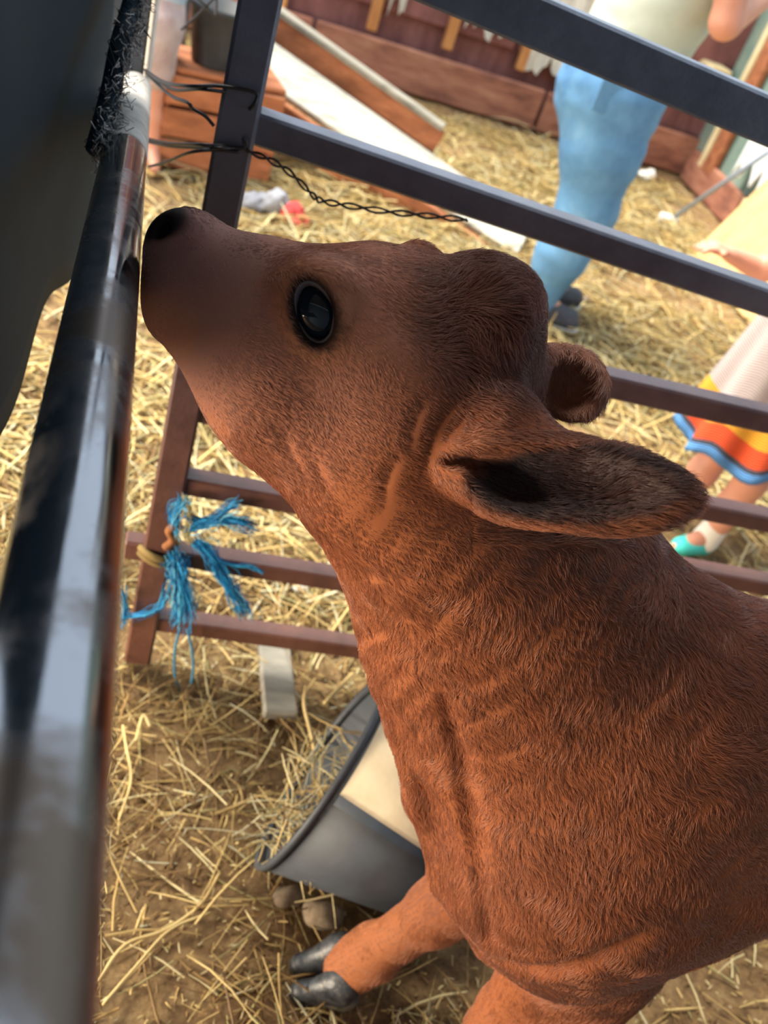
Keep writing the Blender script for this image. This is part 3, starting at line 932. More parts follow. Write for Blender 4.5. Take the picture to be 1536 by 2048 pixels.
# skin folds: shallow creases on the neck and behind the jaw
def neck_weight(P_):
    return sm(P_[:, 2], .60, .70) * (1 - sm(P_[:, 2], .84, .90)) * (1 - sm(P_[:, 0], .44, .52))
ax_f = C(1350, 1450, .70) - C(1150, 1250, .70); ax_f /= np.linalg.norm(ax_f)
ph = (V @ ax_f) * 330 + 2.0 * vnoise(V, 14, 5) + 1.2 * vnoise(V, 40, 6)
amp = .0011 * neck_weight(V) * np.clip(.5 + vnoise(V, 9, 7), 0, 1)
V2 = V + Nn * (amp * np.sin(ph))[:, None] + Nn * (.0008 * vnoise(V, 55, 8) * sm(V[:, 2], .3, .45))[:, None]
near_ = (V[:, 0] < .55) & (V[:, 2] > .5)
dpt = np.zeros(nv)
for p_, w_ in FOLDS:
    i_ = np.argwhere(near_ & (np.abs(V[:, 0] - p_[0]) < .02) & (np.abs(V[:, 2] - p_[2]) < .02))[:, 0]
    d2 = ((V[i_] - p_) ** 2).sum(1)
    dpt[i_] = np.maximum(dpt[i_], w_ * np.exp(-d2 / .0038 ** 2))
V2 = V2 - Nn * (.0018 * dpt)[:, None]
me.vertices.foreach_set('co', V2.astype(np.float32).ravel())
me.update()

NOSE = C(328, 448, .56); MUZ = C(330, 560, .55); POLL = C(985, 650, .57); CHIN = C(330, 660, .56)
COAT = np.array(srgb(157, 92, 56)[:3]); COAT_D = np.array(srgb(96, 48, 36)[:3]); COAT_L = np.array(srgb(198, 134, 88)[:3])
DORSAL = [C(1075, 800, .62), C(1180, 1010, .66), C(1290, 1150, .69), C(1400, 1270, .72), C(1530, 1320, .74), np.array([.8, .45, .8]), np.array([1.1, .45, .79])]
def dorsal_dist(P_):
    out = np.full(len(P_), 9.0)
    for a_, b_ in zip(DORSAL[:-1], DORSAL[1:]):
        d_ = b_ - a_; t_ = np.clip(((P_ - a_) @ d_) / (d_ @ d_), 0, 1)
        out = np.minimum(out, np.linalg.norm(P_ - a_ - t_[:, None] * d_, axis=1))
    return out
def coat_colour(P_):
    n = len(P_)
    c = np.tile(COAT, (n, 1))
    def mix(w, col):
        nonlocal c
        c = c * (1 - w[:, None]) + np.array(col)[None] * w[:, None]
    dd = lambda q: np.linalg.norm(P_ - q, axis=1)
    mix(.25 * np.clip(.5 + vnoise(P_, 18, 21), 0, 1), COAT_D)
    mix(.75 * (1 - sm(dorsal_dist(P_), .03, .15)), COAT_D)               # dorsal coat darker along crest and back, partly painted shade
    mix(.45 * (1 - sm(dd(C(650, 640, .57)), .05, .12)), srgb(186, 134, 116)[:3])   # mauve of cool light and haze put into the face
    mix(.75 * (1 - sm(dd(POLL), .035, .085)), COAT_D * .95)              # dark curly crown
    mix(.75 * (1 - sm(dd(MUZ), .035, .105)), srgb(150, 116, 112)[:3])        # smoky muzzle
    q = P_ - NOSE                                                        # black nose pad
    rr = np.sqrt(((q @ CR) / .0205) ** 2 + ((q @ CD) / .0135) ** 2 + ((q @ CF) / .030) ** 2)
    mix(.95 * (1 - sm(rr, .8, 1.15)), srgb(16, 17, 21)[:3])
    mix(.6 * (1 - sm(dd(CHIN), .012, .03)), srgb(170, 120, 96)[:3])
    for e_, u_, s_, n_ in ((ep, e_up, e_sd, en), (mir(ep), mirv(e_up), mirv(e_sd), mirv(en))):
        q = P_ - e_
        rr = np.sqrt(((q @ u_) / (72 * px)) ** 2 + ((q @ s_) / (48 * px)) ** 2 + ((q @ n_) / .02) ** 2)
        mix(.35 * (1 - sm(rr, 1.2, 1.9)), COAT_L)
        mix(.96 * (1 - sm(rr, 0.95, 1.25)), srgb(24, 22, 26)[:3])
    # darker tone inside the near ear
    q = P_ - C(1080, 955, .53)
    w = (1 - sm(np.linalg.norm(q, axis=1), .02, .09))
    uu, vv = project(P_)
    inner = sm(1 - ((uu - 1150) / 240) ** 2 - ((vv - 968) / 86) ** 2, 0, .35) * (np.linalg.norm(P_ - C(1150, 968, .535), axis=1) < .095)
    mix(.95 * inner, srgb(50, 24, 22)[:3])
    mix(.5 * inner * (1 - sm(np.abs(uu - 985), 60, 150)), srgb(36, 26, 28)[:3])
    mix(.55 * (1 - sm(dd(C(1142, 766, .667)), .030, .042)), srgb(168, 116, 92)[:3])   # far ear
    # paler lower legs
    mix(.18 * (1 - sm(P_[:, 2], .10, .36)), COAT_L)
    return np.clip(c, 0, 1)
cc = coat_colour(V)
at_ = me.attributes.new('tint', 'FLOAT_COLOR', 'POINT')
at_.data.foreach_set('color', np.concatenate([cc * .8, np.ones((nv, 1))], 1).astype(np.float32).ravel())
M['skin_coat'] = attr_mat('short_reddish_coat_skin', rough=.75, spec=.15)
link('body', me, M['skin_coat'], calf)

# coat of short hair, combed back along head, down the neck and along the barrel
def grow_fur(n):
    me.calc_loop_triangles()
    nt = len(me.loop_triangles)
    T = np.zeros(nt * 3, np.int32); me.loop_triangles.foreach_get('vertices', T); T = T.reshape(-1, 3)
    a, b, c = V2[T[:, 0]], V2[T[:, 1]], V2[T[:, 2]]
    area = np.linalg.norm(np.cross(b - a, c - a), axis=1)
    ctr = (a + b + c) / 3
    w = area * (0.25 + 1.5 * (1 - sm(ctr[:, 0], .48, .70)))
    w *= 1 + 1.2 * sm(ctr[:, 2], .80, .86)
    r = np.random.default_rng(5)
    pick = r.choice(nt, n, p=w / w.sum())
    s = r.random((n, 2)); f = s.sum(1) > 1; s[f] = 1 - s[f]
    ta = T[pick]
    s0 = (1 - s[:, 0] - s[:, 1])[:, None]; s1 = s[:, 0:1]; s2 = s[:, 1:2]
    P_ = V2[ta[:, 0]] * s0 + V2[ta[:, 1]] * s1 + V2[ta[:, 2]] * s2
    N_ = Nn[ta[:, 0]] * s0 + Nn[ta[:, 1]] * s1 + Nn[ta[:, 2]] * s2
    N_ /= np.linalg.norm(N_, axis=1)[:, None] + 1e-9
    uu, vv = project(P_)
    keep = np.ones(n, bool)
    for e_, u_, s_, n_ in ((ep, e_up, e_sd, en), (mir(ep), mirv(e_up), mirv(e_sd), mirv(en))):
        q = P_ - e_
        keep &= ((q @ u_) / (70 * px)) ** 2 + ((q @ s_) / (46 * px)) ** 2 + ((q @ n_) / .03) ** 2 > 1
    q = P_ - NOSE
    keep &= np.sqrt(((q @ CR) / .0205) ** 2 + ((q @ CD) / .0135) ** 2 + ((q @ CF) / .030) ** 2) > .95
    keep &= P_[:, 2] > .035
    P_, N_, uu, vv = P_[keep], N_[keep], uu[keep], vv[keep]; n = len(P_)
    head = sm(P_[:, 2], .80, .88) * (1 - sm(P_[:, 0], .20, .27))
    body = sm(P_[:, 0], .34, .52)
    neck = np.clip(1 - head - body, 0, 1)
    d = (head[:, None] * np.array([.85, -.15, -.35]) + neck[:, None] * np.array([.42, -.15, -.85]) + body[:, None] * np.array([.72, 0, -.68]))
    leg = 1 - sm(P_[:, 2], .36, .46)
    d = d * (1 - leg[:, None]) + leg[:, None] * np.array([.05, 0, -1.0])
    earw = ((np.abs(uu - 1180) < 240) & (vv > 860) & (vv < 1090) & (np.linalg.norm(P_ - C(1160, 970, .535), axis=1) < .10)).astype(float)
    d = d * (1 - earw[:, None]) + earw[:, None] * (CR * .95 + CD * .25)
    # tufts: the combing wanders over a few centimetres
    sw = np.stack([vnoise(P_, 60, 31), vnoise(P_, 60, 32), vnoise(P_, 60, 33)], 1) * .24 + np.stack([vnoise(P_, 170, 34), vnoise(P_, 170, 35), vnoise(P_, 170, 36)], 1) * .22
    crown = 1 - sm(np.linalg.norm(P_ - POLL, axis=1), .035, .075)
    d = d + sw * (.45 + 1.2 * neck + .7 * body + 2.2 * crown)[:, None] + r.normal(0, .16, (n, 3))
    t = d - (d * N_).sum(1)[:, None] * N_
    t /= np.linalg.norm(t, axis=1)[:, None] + 1e-9
    L = (.0042 * head + .0088 * neck + .0095 * body) * (1 - .3 * leg) + .007 * crown + .002 * earw
    crest = 1 - sm(dorsal_dist(P_), .012, .03)
    L += .007 * crest * (1 - head)
    L *= r.uniform(.7, 1.25, n) * (1 + .25 * vnoise(P_, 45, 37))
    muz = 1 - sm(np.linalg.norm(P_ - MUZ, axis=1), .03, .10)
    L *= 1 - .5 * muz
    lift = .22 + .12 * r.random(n) + .10 * vnoise(P_, 90, 38) + .25 * crown + .15 * earw + .25 * crest
    K = 4
    pts = np.zeros((n, K, 3), np.float32)
    for i in range(K):
        q = i / (K - 1)
        pts[:, i] = P_ - N_ * .0004 + t * (L * q)[:, None] + N_ * (L * lift * (q * (1.55 - q)))[:, None] + sw * (L * .25 * q * q)[:, None]
    cell = .0065
    idc = np.floor(P_ / cell + .37 * vnoise(P_, 300, 41)[:, None])
    hsh = lambda k_: np.modf(np.abs(np.sin(idc @ np.array([12.9898, 78.233, 37.719]) * (1 + .13 * k_)) * 43758.5453))[0]
    ctr_ = (idc + .5 + .5 * (np.stack([hsh(0), hsh(1), hsh(2)], 1) - .5)) * cell
    off = ctr_ - P_
    off -= (off * N_).sum(1)[:, None] * N_
    cw = (.25 * head + .60 * neck + .55 * body)[:, None]
    for i in range(1, K):
        q = i / (K - 1)
        pts[:, i] += (off * cw * q).astype(np.float32)
    hc = bpy.data.hair_curves.new('fur')
    hc.add_curves([K] * n)
    hc.points.foreach_set('position', pts.ravel())
    rad = np.tile(np.array([.00011, .0001, .00008, .00003], np.float32), n) * np.repeat(r.uniform(.8, 1.3, n), K).astype(np.float32)
    ra = hc.attributes.get('radius') or hc.attributes.new('radius', 'FLOAT', 'POINT')
    ra.data.foreach_set('value', rad.astype(np.float32))
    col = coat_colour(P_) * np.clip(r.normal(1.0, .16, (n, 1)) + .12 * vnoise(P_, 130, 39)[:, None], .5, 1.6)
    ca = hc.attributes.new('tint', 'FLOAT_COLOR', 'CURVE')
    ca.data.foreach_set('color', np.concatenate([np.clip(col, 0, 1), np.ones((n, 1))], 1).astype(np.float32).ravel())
    return hc
M['fur'] = attr_mat('short_reddish_hair', rough=.48, spec=.5)
_fb = M['fur'].node_tree.nodes['Principled BSDF']; _fb.inputs['Sheen Weight'].default_value = .18; _fb.inputs['Sheen Roughness'].default_value = .5
link('fur', grow_fur(NFUR), M['fur'], calf, kind='stuff')

# eyes
def eyeball(name, c, u_, s_, n_):
    mb = MB(); nu, nvv = 32, 20
    R_ = (70 * px, 56 * px, .0165)
    for j in range(nvv + 1):
        th = math.pi * j / nvv
        for i in range(nu):
            a = 2 * math.pi * i / nu
            mb.v.append(c + u_ * R_[0] * math.sin(th) * math.cos(a) + s_ * R_[1] * math.sin(th) * math.sin(a) + n_ * R_[2] * math.cos(th))
    for j in range(nvv):
        for i in range(nu):
            mb.f.append([j * nu + i, j * nu + (i + 1) % nu, (j + 1) * nu + (i + 1) % nu, (j + 1) * nu + i])
    return mb.build(name, M['eye'], calf, True, label='glossy black eye with painted blue reflection')
t = NT('glossy_dark_eye'); t.base((.006, .011, .018, 1)).set(Roughness=.08, Coat_Weight=.3, Coat_Roughness=.02, IOR=1.33)  # blue of reflections is put into the base colour
M['eye'] = t.m
eye_a = eyeball('eye', ep - en * .0145, e_up, e_sd, en)
eye_b = eyeball('eye', mir(ep - en * .0145), mirv(e_up), mirv(e_sd), mirv(en))
# wet lid rim around the near eye
def lid(c, u_, s_, n_, par):
    mb = MB()
    mb.tube([c + u_ * 63 * px * math.cos(a) + s_ * 40 * px * math.sin(a) + n_ * (-.0022 + .0012 * math.cos(2 * a)) for a in np.linspace(0, 2 * math.pi, 41)], [.0018 + .0018 * max(0, math.cos(a)) for a in np.linspace(0, 2 * math.pi, 41)], 8, False)
    return mb.build('eyelid', M['lid'], par, True, label='dark grey wet eyelid')
M['lid'] = plain('dark_wet_lid', srgb(78, 72, 78), .28)
lid(ep, e_up, e_sd, en, eye_a); lid(mir(ep), mirv(e_up), mirv(e_sd), mirv(en), eye_b)

# cloven hooves
HF = Field(seg(-.06, .06, .002), seg(-.03, .03, .002), seg(-.004, .07, .002))
HF.cone((-.026, 0, .010), .013, (.010, 0, .034), .021, .80, .01)
HF.cone((-.030, 0, .006), .011, (.020, 0, .008), .016, .95, .012)
HF.cone((.020, 0, .010), .016, (.012, 0, .038), .020, .85, .012)
HF.F = np.maximum(HF.F, (.001 - HF.g[2])[None, None, :])
hoof_me = HF.mesh('hoof')
M['hoof'] = mottled('dark_horn_hoof', [(.38, srgb(34, 36, 40)), (.52, srgb(74, 76, 78)), (.66, srgb(166, 152, 122))], 34, rough=.38, bump=.4, bscale=120)
for (x, y, yaw, sc) in ((.318, .516, .05, 1.12), (.43, .386, 0, 1.0), (1.09, .375, 0, 1.0), (1.09, .53, 0, 1.0)):
    for s in (-1, 1):
        o = link('hoof', hoof_me, M['hoof'], calf)
        o.matrix_world = Matrix.Translation((x, y + s * .0185 * sc, -.002)) @ Matrix.Rotation(yaw + s * .10, 4, 'Z') @ Matrix.Scale(sc, 4)
# ------------------------------------------------------------------ things lying about
def drum():
    yaw, tilt = math.radians(-24), math.radians(14)
    ax_ = np.array([math.cos(yaw) * math.cos(tilt), math.sin(yaw) * math.cos(tilt), -math.sin(tilt)])
    lat = np.array([-math.sin(yaw), math.cos(yaw), 0.0]); up = np.cross(ax_, lat)
    R_, R1, L_, th = .150, .085, .27, .006
    c0 = np.array([.282, .735, R_ * math.cos(tilt) + .003])
    rr_ = lambda l: R_ + (R1 - R_) * l / L_
    root = empty('feed_tub', (c0[0], c0[1], 0.0), 'tapered grey black feed tub lying on its side behind the calf foreleg', 'tub')
    def shell(a0, a1, d0, d1, l0, l1, n=40):
        mb = MB()
        for (l, r) in ((l0, d1), (l1, d1), (l1, d0), (l0, d0)):
            for i in range(n + 1):
                a = a0 + (a1 - a0) * i / n
                mb.v.append(c0 + ax_ * l + (rr_(l) + r) * (lat * math.sin(a) + up * math.cos(a)))
        for s in range(4):
            for i in range(n):
                p = s * (n + 1) + i; q = ((s + 1) % 4) * (n + 1) + i
                mb.f.append([p, p + 1, q + 1, q])
        return mb
    shell(0, 2 * math.pi, -th, 0, 0, L_, 64).build('shell', M['drum'], root, True)
    wr_ = shell(math.radians(-42), math.radians(80), .0005, .003, .012, L_ - .01).build('wrap', M['drum_tan'], root, True)
    shell(math.radians(-47), math.radians(-41.5), .0003, .0045, .012, L_ - .01, 4).build('wrap_edge', M['steel_dark'], wr_, True)
    shell(0, 2 * math.pi, -.007, .003, -.003, .007, 64).build('rim', M['drum'], root, True)
    shell(0, 2 * math.pi, -R1, -.003, L_ - .010, L_ - .002, 64).build('end_plate', M['drum'], root, True)
    # straw stuffed into the open mouth
    r = np.random.default_rng(40); n = 420
    y = r.uniform(-.11, .11, n); z = r.uniform(-.125, -.02, n) * 1.0; l = r.uniform(-.02, .12, n)
    ok = y * y + z * z < .125 ** 2; y, z, l = y[ok], z[ok], l[ok]; n = len(y)
    roots = c0 + l[:, None] * ax_ + y[:, None] * lat + z[:, None] * up
    ang = r.uniform(0, 6.28, n); d = np.stack([np.cos(ang), np.sin(ang), r.normal(0, .15, n)], 1); d /= np.linalg.norm(d, axis=1)[:, None]
    cols = PAL[r.choice(len(PAL), n, p=W_FAR)] * r.uniform(.7, 1.1, (n, 1))
    me_ = strands_mesh('straw_filling', roots, d, r.uniform(.02, .07, n), r.uniform(.0008, .002, n), cols, r.normal(0, .2, n), r.normal(0, .1, n))
    link('straw_filling', me_, M['straw'], root, kind='stuff')
drum()

a = at(545, 1288, Z=.01); b = at(560, 1436, Z=.01)
fx, L = axes_from(a, b)
MB().box((a + b) / 2 + np.array([0, 0, .004]), L, .056, .02, fx, .003).build('wooden_slat', M['board_grey'], label='short weathered grey slat lying in the straw under the gate', cat='board')

def lump(name, mat, c, ells, label=None, cat=None, parent=None, h=.004, **kw):
    c = np.array(c, float); R_ = max(np.linalg.norm(e[0]) + max(e[1]) for e in ells) + .02
    n = int(2 * R_ / h)
    Fd = Field(*[np.linspace(c[k] - R_, c[k] + R_, n) for k in range(3)])
    for o, r, ax in ells:
        Rm = np.array(Matrix.Rotation(ax[0], 3, 'Z') @ Matrix.Rotation(ax[1], 3, 'X'))
        Fd.ell(c + np.array(o), Rm.T, r, min(r) * .8)
    x, y, z = Fd.g
    Fd.F = Fd.F + (min(min(e[1]) for e in ells) * .25 * np.sin(x * 130)[:, None, None] * np.sin(y * 110 + 1)[None, :, None] * np.sin(z * 120)[None, None, :]).astype(np.float32)
    return link(name, Fd.mesh(name), M[mat], parent, label=label, cat=cat, **kw)
p = at(548, 432, Z=0)
rag = empty('crumpled_rag', tuple(p), 'crumpled grey and red rag lying on the straw beyond the calf nose', 'rag')
lump('grey_cloth', 'rag_grey', p + np.array([-.03, 0, .03]), [((-.04, 0, 0), (.06, .04, .03), (.3, .2)), ((.03, .0, .02), (.04, .04, .045), (.8, .4))], parent=rag, h=.006)
lump('red_cloth', 'rag_red', p + np.array([.055, -.01, .03]), [((0, 0, 0), (.05, .035, .04), (.9, .3)), ((.03, -.03, -.01), (.035, .03, .02), (.2, .2))], parent=rag, h=.006)
for (u, v, s, lab) in ((598, 1182, .018, 'white paper scrap in the straw right of the blue twine'), (744, 1412, .014, 'white paper scrap caught against the drum rim'), (1288, 362, .06, 'bright white crumpled paper on the straw by the teal wall')):
    p = at(u, v, Z=0)
    lump('paper_scrap', 'paper', p + np.array([0, 0, s * .5]), [((0, 0, 0), (s, s * .6, s * .4), (.4, .3)), ((s * .5, s * .5, s * .2), (s * .7, s * .35, s * .4), (1.3, .5))], lab, 'paper', h=s * .12)
for (u, v, s, lab) in ((572, 1800, .020, 'pale lump of bedding beside the drum mouth'), (640, 1838, .026, 'grey dung clod in front of the drum'), (1168, 607, .03, 'small dark clod on the straw behind the gate')):
    p = at(u, v, Z=0)
    M['clod'] = M.get('clod') or mottled('grey_brown_clod', [(.3, srgb(96, 78, 60)), (.7, srgb(168, 150, 124))], 30, rough=.95, bump=.4)
    lump('clod', 'clod', p + np.array([0, 0, s * .4]), [((0, 0, 0), (s, s * .7, s * .6), (.4, .3)), ((s * .7, 0, -.1 * s), (s * .6, s * .5, s * .4), (1.3, .5)), ((-s * .6, s * .3, 0), (s * .5, s * .5, s * .4), (.3, .2))], lab, 'clod', h=s * .12)

# long stalks that stand out from the litter
for pts, r_, lab in (
    ([(196, 1962), (250, 1890), (330, 1860), (400, 1810), (440, 1745)], .0024, 'long pale straw stalk curving up from the pipe towards the drum'),
    ([(205, 2010), (270, 1935), (340, 1860), (420, 1826)], .0022, 'long greenish straw stalk lying below the curved pale stalk'),
    ([(612, 1372), (608, 1410), (622, 1470), (640, 1560)], .0028, 'brown stem standing out beside the grey slat'),
    ([(648, 1408), (676, 1378), (706, 1346)], .0036, 'thick yellow straw stalk near the calf neck'),
    ([(238, 1640), (262, 1560), (252, 1490), (246, 1450)], .0022, 'tan bent straw stalk close along the pipe'),
    ([(300, 1455), (286, 1432), (272, 1482)], .0028, 'short split straw stalk below the gate post')):
    c_ = [at(u, v, Z=.028) for u, v in pts]
    MB().tube(smooth_path(c_, 6), r_, 6).build('straw_stalk', M['stalk'] if 'stalk' in M else M.setdefault('stalk', mottled('straw_stalk', [(.3, srgb(176, 146, 88)), (.7, srgb(214, 190, 130))], 12, rough=.6)), None, True, label=lab, cat='straw stalk')

# ------------------------------------------------------------------ the yard beyond the gate
bl = at(455, 70, Y=3.75); br = at(1035, 476, Z=.03)
fx, L = axes_from(bl, br, (0, -.55, 1))
bunk = empty('feed_bunk', tuple(br), 'long wooden feed bunk of grey and brown planks tipped down onto the straw', 'feed bunk')
cb = (bl + br) / 2
MB().box(cb, L + .06, .19, .03, fx, .005).build('bottom_plank', M['wood_grey'], bunk)
MB().box(cb - fx[0] * .22 + fx[1] * .108 + np.array([0, 0.02, .04]), L - .44, .03, .10, axes_from(bl, br)[0], .005).build('side_plank', M['wood_brown'], bunk)
MB().box(cb - fx[1] * .112 - np.array([0, .01, .065]), L - .10, .03, .13, axes_from(bl, br)[0], .005).build('side_plank', M['wood_brown'], bunk)
MB().box(cb - fx[0] * .22 + fx[1] * .112 + np.array([0, .02, .10]), L - .44, .06, .022, axes_from(bl, br)[0], .004).build('top_strip', M['board_grey'], bunk)

# crate and bucket behind the gate post
c0 = np.array([-.045, 3.38, 0.0])
crate = empty('slatted_crate', tuple(c0), 'orange brown slatted crate behind the gate post', 'crate')
axc = np.array(Matrix.Rotation(.25, 3, 'Z')).T
for k in range(3):
    MB().box(c0 + axc[1] * -.14 + np.array([0, 0, .055 + k * .105]), .40, .02, .092, axc, .004).build('slat', M['wood_brown'], crate)
    MB().box(c0 + axc[1] * .14 + np.array([0, 0, .055 + k * .105]), .40, .02, .092, axc, .004).build('slat', M['wood_brown'], crate)
for s in (-1, 1):
    MB().box(c0 + axc[0] * .19 * s + np.array([0, 0, .16]), .02, .26, .31, axc, .004).build('end_board', M['wood_brown'], crate)
for k in range(3):
    MB().box(c0 + axc[1] * (-.095 + .095 * k) + np.array([0, 0, .325]), .40, .085, .018, axc, .004).build('slat', M['wood_brown'], crate)
p = np.array([-.07, 3.36, .335])
bk = empty('bucket', tuple(p), 'dark grey bucket standing on the orange brown crate', 'bucket')
prof = [(.0, .0), (.075, .0), (.08, .004), (.105, .17), (.112, .175), (.112, .185), (.103, .185), (.075, .012), (.0, .012)]
mb = MB(); n = 28
for r_, z_ in prof:
    for i in range(n):
        a = 2 * math.pi * i / n; mb.v.append(p + np.array([r_ * math.cos(a), r_ * math.sin(a), z_]))
for j in range(len(prof) - 1):
    for i in range(n): mb.f.append([j * n + i, j * n + (i + 1) % n, (j + 1) * n + (i + 1) % n, (j + 1) * n + i])
mb.build('shell', M['drum'], bk, True)
MB().tube([p + np.array([.112 * math.cos(a), -.03 + .05 * math.sin(a) * -1, .178 + .10 * math.sin(a)]) for a in np.linspace(0, math.pi, 17)], .003, 6).build('handle', M['wire'], bk, True)

# leaning tan board, pole and torn white sacking along the teal wall
a = at(1385, 510, Z=0.004); b = at(1490, 640, Z=0.004); b = a + np.array([0, -1, 0]) * 1.0
v2 = at(1536, 360, Y=a[1]) - a; v2[1] = 0; v2 /= np.linalg.norm(v2)
if a[0] + v2[0] * .53 > XW: pass
nrm = np.cross([0, -1.0, 0], v2)
MB().box(a + np.array([0, -.5, 0]) + v2 * .27, 1.0, .53, .018, np.array([[0, -1.0, 0], v2, nrm]), .002).build('plywood_board', M['ply'], label='tan plywood board leaning towards the teal wall behind the child in the dress', cat='board')
pt, pl = at(1340, 440, Z=.025), at(1640, 232, Y=3.95)
pole = empty('pole', tuple(pt), 'thin grey metal pole leaning towards the teal wall', 'pole')
MB().tube([pt, pl], .011, 12).build('shaft', plain('grey_pole_paint', srgb(150, 160, 172), .4, .3), pole, True)
MB().box(pt + np.array([-.01, 0, .0]), .10, .05, .045, bev=.01).build('head', M['white'], pole)
def wall_sheet(u0, u1, v0, v1, x, seed, mat, depth, name, label, cat):
    a = at(u0, v0, X=x); b = at(u1, v1, X=x)
    mb = jagged_sheet(0, abs(a[1] - b[1]), min(a[2], b[2]) - depth * .3, 1.3, 0, .012, seed, depth)
    mb.v = [np.array([x - v[1], max(a[1], b[1]) - v[0], v[2]]) for v in mb.v]
    return mb.build(name, M[mat], None, label=label, cat=cat)
wall_sheet(1462, 1600, 350, 420, XW - .06, 5, 'plastic_white', .22, 'torn_sacking', 'torn bright white plastic sacking hanging on the teal wall', 'sacking')
p = at(1418, 150, X=XW - .11)
cbx = empty('cream_box', (XW - .11, p[1], p[2] - .06), 'cream wooden box fixed to the teal wall above the top gate rail', 'box')
MB().box((XW - .10, p[1], p[2]), .12, .22, .12, bev=.006).build('carcass', M['cream'], cbx)
MB().box((XW - .165, p[1], p[2] + .0), .012, .20, .10, bev=.003).build('lid', M['cream'], cbx)

# ------------------------------------------------------------------ people
M['skin'] = plain('warm_skin', srgb(214, 150, 124), .55)
M['skin_d'] = plain('tanned_skin', srgb(196, 132, 108), .55)
M['jeans'] = mottled('light_blue_denim', [(.3, srgb(70, 116, 160)), (.6, srgb(98, 148, 190)), (.8, srgb(128, 172, 206))], 7, rough=.85, bump=.25, bscale=120)
M['shirt'] = mottled('pale_grey_green_cotton', [(.3, srgb(176, 190, 178)), (.7, srgb(206, 216, 204))], 5, rough=.9, bump=.2)
M['hair'] = mottled('brown_hair', [(.3, srgb(60, 40, 28)), (.7, srgb(96, 66, 46))], 40, (1, 1, .1), .6)
M['shoe_dark'] = plain('dark_shoe', srgb(58, 62, 74), .6)
M['sole'] = plain('pale_sole', srgb(206, 206, 204), .7)
M['shorts'] = mottled('pale_grey_pink_shorts', [(.3, srgb(168, 140, 136)), (.7, srgb(204, 190, 190))], 9, rough=.9)
M['shirt_blue'] = plain('pale_blue_shirt', srgb(168, 190, 214), .9)
M['sock'] = plain('white_sock', srgb(236, 230, 218), .9)
M['teal_shoe'] = plain('turquoise_shoe', srgb(70, 206, 196), .6)

def field_for(pts, pad, h):
    P_ = np.array(pts); lo = P_.min(0) - pad; hi = P_.max(0) + pad
    return Field(*[np.arange(lo[k], hi[k], h) for k in range(3)])
def figure(parent, J, s, h, skin, leg_r=(1, 1, 1, 1)):
    """one continuous body; J: joint dict of world points, s: scale of radii (1 = adult)"""
    F_ = field_for(list(J.values()), .22 * s + .04, h)
    mid = (J['hip_l'] + J['hip_r']) / 2
    fw = J['fwd']
    F_.cone(mid, .115 * s, (mid + J['chest']) / 2, .105 * s, .85, .05 * s)
    F_.cone((mid + J['chest']) / 2, .11 * s, J['chest'], .125 * s, .8, .05 * s)
    F_.cone(J['chest'], .07 * s, J['neck'], .05 * s, 1, .05 * s)
    F_.cone(J['neck'], .05 * s, J['head'], .055 * s, 1, .02 * s)
    hu = J['head'] - J['neck']; hu /= np.linalg.norm(hu)
    F_.ell(J['head'] + hu * .06 * s, np.eye(3), (.078 * s, .085 * s, .105 * s), .02 * s)
    f = J['face']
    F_.ell(J['head'] + hu * .03 * s + f * .055 * s, np.eye(3), (.035 * s, .035 * s, .05 * s), .03 * s)
    F_.ell(J['head'] + hu * .045 * s + f * .092 * s, np.eye(3), (.012 * s, .012 * s, .018 * s), .012 * s)
    for sd in 'lr':
        F_.cone(J['hip_' + sd], .092 * s * leg_r[0], J['knee_' + sd], .062 * s * leg_r[1], 1, .03 * s)
        F_.cone(J['knee_' + sd], .062 * s * leg_r[1], J['knee_' + sd] * .6 + J['ankle_' + sd] * .4, .058 * s * leg_r[2], 1, .03 * s)
        F_.cone(J['knee_' + sd] * .6 + J['ankle_' + sd] * .4, .058 * s * leg_r[2], J['ankle_' + sd], .038 * s * leg_r[3], 1, .02 * s)
        F_.cone(J['ankle_' + sd], .036 * s, J['ankle_' + sd] + J['toe_' + sd] * .14 * s - np.array([0, 0, J['ankle_' + sd][2] - .03 * s]), .028 * s, 1, .02 * s)
        F_.cone(J['chest'] + np.array([0, 0, .06 * s]), .06 * s, J['sho_' + sd], .055 * s, 1, .05 * s)
        F_.cone(J['sho_' + sd], .052 * s, J['elb_' + sd], .042 * s, 1, .02 * s)
        F_.cone(J['elb_' + sd], .042 * s, J['wri_' + sd], .027 * s, 1, .015 * s)
        d = J['wri_' + sd] - J['elb_' + sd]; d /= np.linalg.norm(d)
        w_ = np.cross(d, [0, 0, 1.0]); w_ /= np.linalg.norm(w_) + 1e-9
        palm = J['wri_' + sd] + d * .05 * s
        F_.cone(J['wri_' + sd], .024 * s, palm + d * .025 * s, .030 * s, .7, .015 * s, lat=np.cross(d, w_))
        for k, (o, ln) in enumerate(((-.026, .066), (-.009, .078), (.009, .074), (.025, .058))):
            b0 = palm + w_ * o * s + d * .03 * s; cu = np.array([0, 0, -.012 * s])
            F_.cone(b0, .0095 * s, b0 + d * ln * .55 * s + cu, .0088 * s, 1, .003 * s)
            F_.cone(b0 + d * ln * .55 * s + cu, .0088 * s, b0 + d * ln * .95 * s + cu * 2.6, .0075 * s, 1, .003 * s)
        F_.cone(palm - w_ * .024 * s, .011 * s, palm - w_ * .055 * s + d * .03 * s, .009 * s, 1, .008 * s)
    return link('body', F_.mesh('body'), skin, parent)
